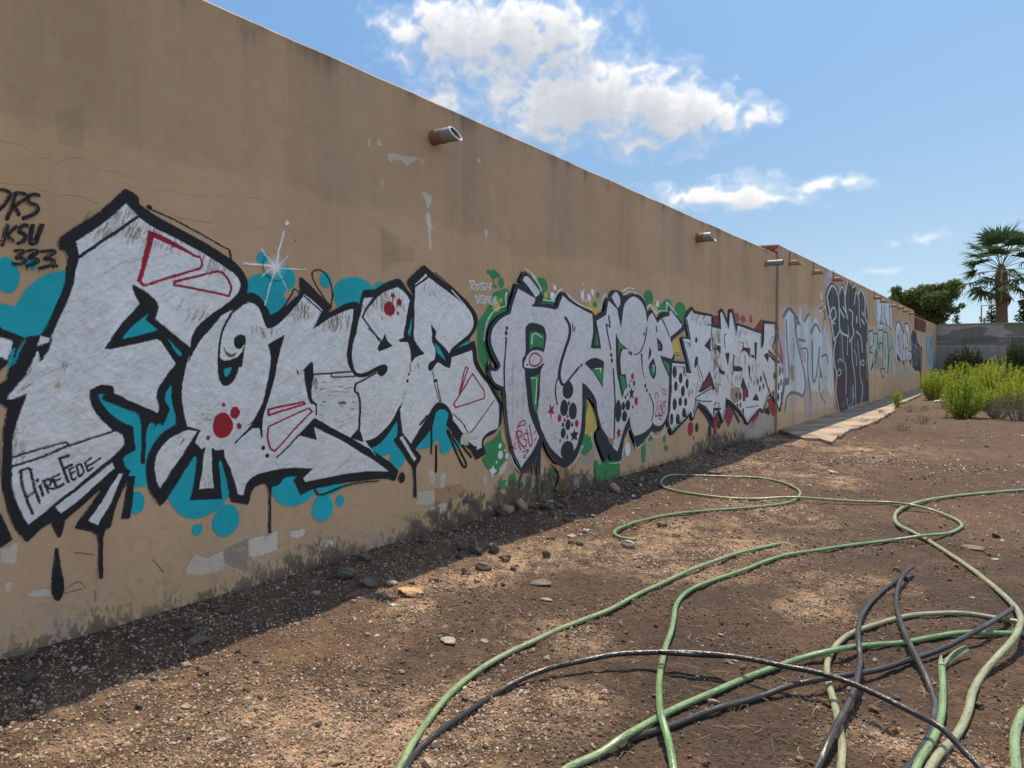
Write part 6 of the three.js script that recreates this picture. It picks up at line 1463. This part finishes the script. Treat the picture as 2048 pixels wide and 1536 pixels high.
// fan palm
{
  const t = thing('palm_tree', 'tall fan palm behind the grey wall', 'tree', [-0.83, 0, -57]); seed = 91;
  const trunk = new THREE.LatheGeometry([[0.5, -0.4], [0.46, 0.6], [0.39, 1.6], [0.345, 2.6], [0.33, 3.6], [0.32, 4.6], [0.31, 5.5], [0.34, 6.0], [0.38, 6.4], [0.3, 7.0], [0.12, 7.5]].flatMap(([r, h], i, A) => { const n = A[i + 1]; if (!n) return [new THREE.Vector2(r, h)]; const o = []; for (let k = 0; k < 8; k++) o.push(new THREE.Vector2(mix(r, n[0], k / 8) + (k % 2 ? 0.012 : -0.006), mix(h, n[1], k / 8))); return o; }), 16);
  { const P = trunk.attributes.position; for (let i = 0; i < P.count; i++) { const y = P.getY(i), a = Math.atan2(P.getZ(i), P.getX(i)), k = 1 + 0.06 * (vn(a * 4, y * 5, 3) - 0.5); P.setXYZ(i, P.getX(i) * k + 0.2 * (1 - y / 7.5), y, P.getZ(i) * k); } trunk.computeVertexNormals(); }
  part('trunk', trunk, new THREE.MeshStandardMaterial({ color: 0x665441, roughness: 0.95, bumpMap: grainBump, bumpScale: 0.03 }), t);
  const bladeMesh = (dead, s) => { // fan leaf along +x
    seed = s; const P = [], I = [], len = dead ? 0.9 : 1.45, R = dead ? 0.85 : 1.2, nb = 22; const quad = (a, b, c, d) => { const o = P.length / 3; P.push(...a, ...b, ...c, ...d); I.push(o, o + 1, o + 2, o, o + 2, o + 3); };
    for (let k = 0; k < 6; k++) { const x0 = k / 6 * len, x1 = (k + 1) / 6 * len, y0 = -0.16 * (k / 6) ** 2, y1 = -0.16 * ((k + 1) / 6) ** 2; quad([x0, y0, -0.02], [x1, y1, -0.02], [x1, y1, 0.02], [x0, y0, 0.02]); quad([x0, y0, -0.02], [x0, y0 - 0.03, 0], [x1, y1 - 0.03, 0], [x1, y1, -0.02]); }
    for (let b = 0; b < nb; b++) {
      const a = mix(-1.6, 1.6, b / (nb - 1)) * (dead ? 0.5 : 1) + rr(-0.05, 0.05), L = R * (0.72 + 0.28 * Math.cos(a * 0.6)) * rr(0.85, 1.08), dx = Math.cos(a), dz = Math.sin(a), w = dead ? 0.028 : 0.05, dr = rr(0.12, 0.6) * (dead ? 1.6 : 1); let px = len, py = -0.16, pz = 0;
      for (let k = 0; k < 4; k++) { const u = (k + 1) / 4, nx = len + dx * L * (u - 0.12 * u * u), nz = dz * L * (u - 0.12 * u * u), ny = -0.16 - dr * L * u * u * u + 0.1 * Math.abs(Math.sin(a)) * u, w0 = w * Math.sin(Math.min(1, 0.25 + k / 4 * 1.1) * 3.0) + 0.008, w1 = u === 1 ? 0.002 : w * Math.sin(Math.min(1, 0.25 + u * 0.9 * 1.1) * 3.0 > 3 ? 3 : Math.min(1, 0.25 + u * 0.75) * 3.0) + 0.006; quad([px + dz * w0, py, pz - dx * w0], [nx + dz * w1, ny, nz - dx * w1], [nx - dz * w1, ny + 0.01, nz + dx * w1], [px - dz * w0, py + 0.01, pz + dx * w0]); px = nx; py = ny; pz = nz; }
    }
    const g = new THREE.BufferGeometry(); g.setAttribute('position', new THREE.Float32BufferAttribute(P, 3)); g.setIndex(I); g.computeVertexNormals(); return g;
  };
  const live = [bladeMesh(false, 1), bladeMesh(false, 2), bladeMesh(false, 3)], dead = [bladeMesh(true, 4), bladeMesh(true, 5)];
  const pm = [[0.07, 0.12, 0.05], [0.09, 0.145, 0.06], [0.055, 0.095, 0.042]].map((c) => new THREE.MeshPhysicalMaterial({ color: new THREE.Color().setRGB(...c), roughness: 0.85, specularIntensity: 0.25, transmission: 0.3, thickness: 0, side: THREE.DoubleSide })), dm = new THREE.MeshStandardMaterial({ color: 0x6b5a40, roughness: 0.9, side: THREE.DoubleSide });
  seed = 92;
  for (let i = 0; i < 38; i++) { const az = i * 2.39996, el = mix(1.45, -0.62, Math.pow(i / 37, 0.9)) + rr(-0.16, 0.16), m = part('frond', live[i % 3], pm[(i * 2) % 3], t); m.rotation.set(rr(-0.35, 0.35), az, el, 'YZX'); m.position.set(Math.cos(az) * 0.12, mix(7.55, 6.8, i / 37), -Math.sin(az) * 0.12); const s = rr(0.9, 1.12); m.scale.set(s, s, s); }
  for (let i = 0; i < 8; i++) { const az = i * 2.5 + 0.4, m = part('dead_frond', dead[i % 2], dm, t); m.rotation.set(rr(-0.3, 0.3), az, -1.05 - rr(0, 0.4), 'YZX'); m.position.set(Math.cos(az) * 0.3, 6.5 - rr(0, 0.3), -Math.sin(az) * 0.3); m.scale.setScalar(rr(0.7, 0.95)); m.userData.label = 'withered brown frond hanging at the trunk'; }
  const fr = []; for (let i = 0; i < 5; i++) { const a = -1 + i * 0.5; fr.push(rod([new THREE.Vector3(0.2 * Math.cos(a), 6.9, 0.25), new THREE.Vector3(0.75 * Math.cos(a + 0.5), 7.0, 0.7), new THREE.Vector3(0.85 * Math.cos(a + 0.5), 5.9 - 0.2 * i, 0.8)], 0.05, 0.02, 5)); }
  part('fruit_stalks', mergeGeometries(fr), new THREE.MeshStandardMaterial({ color: 0xb09468, roughness: 0.9 }), t);
}
// street lamp far beyond the wall
{
  const t = thing('street_lamp', 'thin grey street lamp far behind the wall between tree tops', 'lamp', [-3.04, 0, -94.9]), m = new THREE.MeshStandardMaterial({ color: 0x70787e, roughness: 0.6, metalness: 0.4 });
  part('pole', new THREE.CylinderGeometry(0.06, 0.11, 7.2, 10).translate(0, 3.6, 0), m, t); part('arm', new THREE.CylinderGeometry(0.035, 0.045, 1.3, 8).rotateZ(Math.PI / 2).translate(0.6, 7.22, 0), m, t); part('lamp_head', new THREE.CapsuleGeometry(0.09, 0.4, 4, 10).rotateZ(Math.PI / 2).scale(1, 0.7, 1.3).translate(1.35, 7.2, 0), m, t);
}
renderer.render(scene, camera);
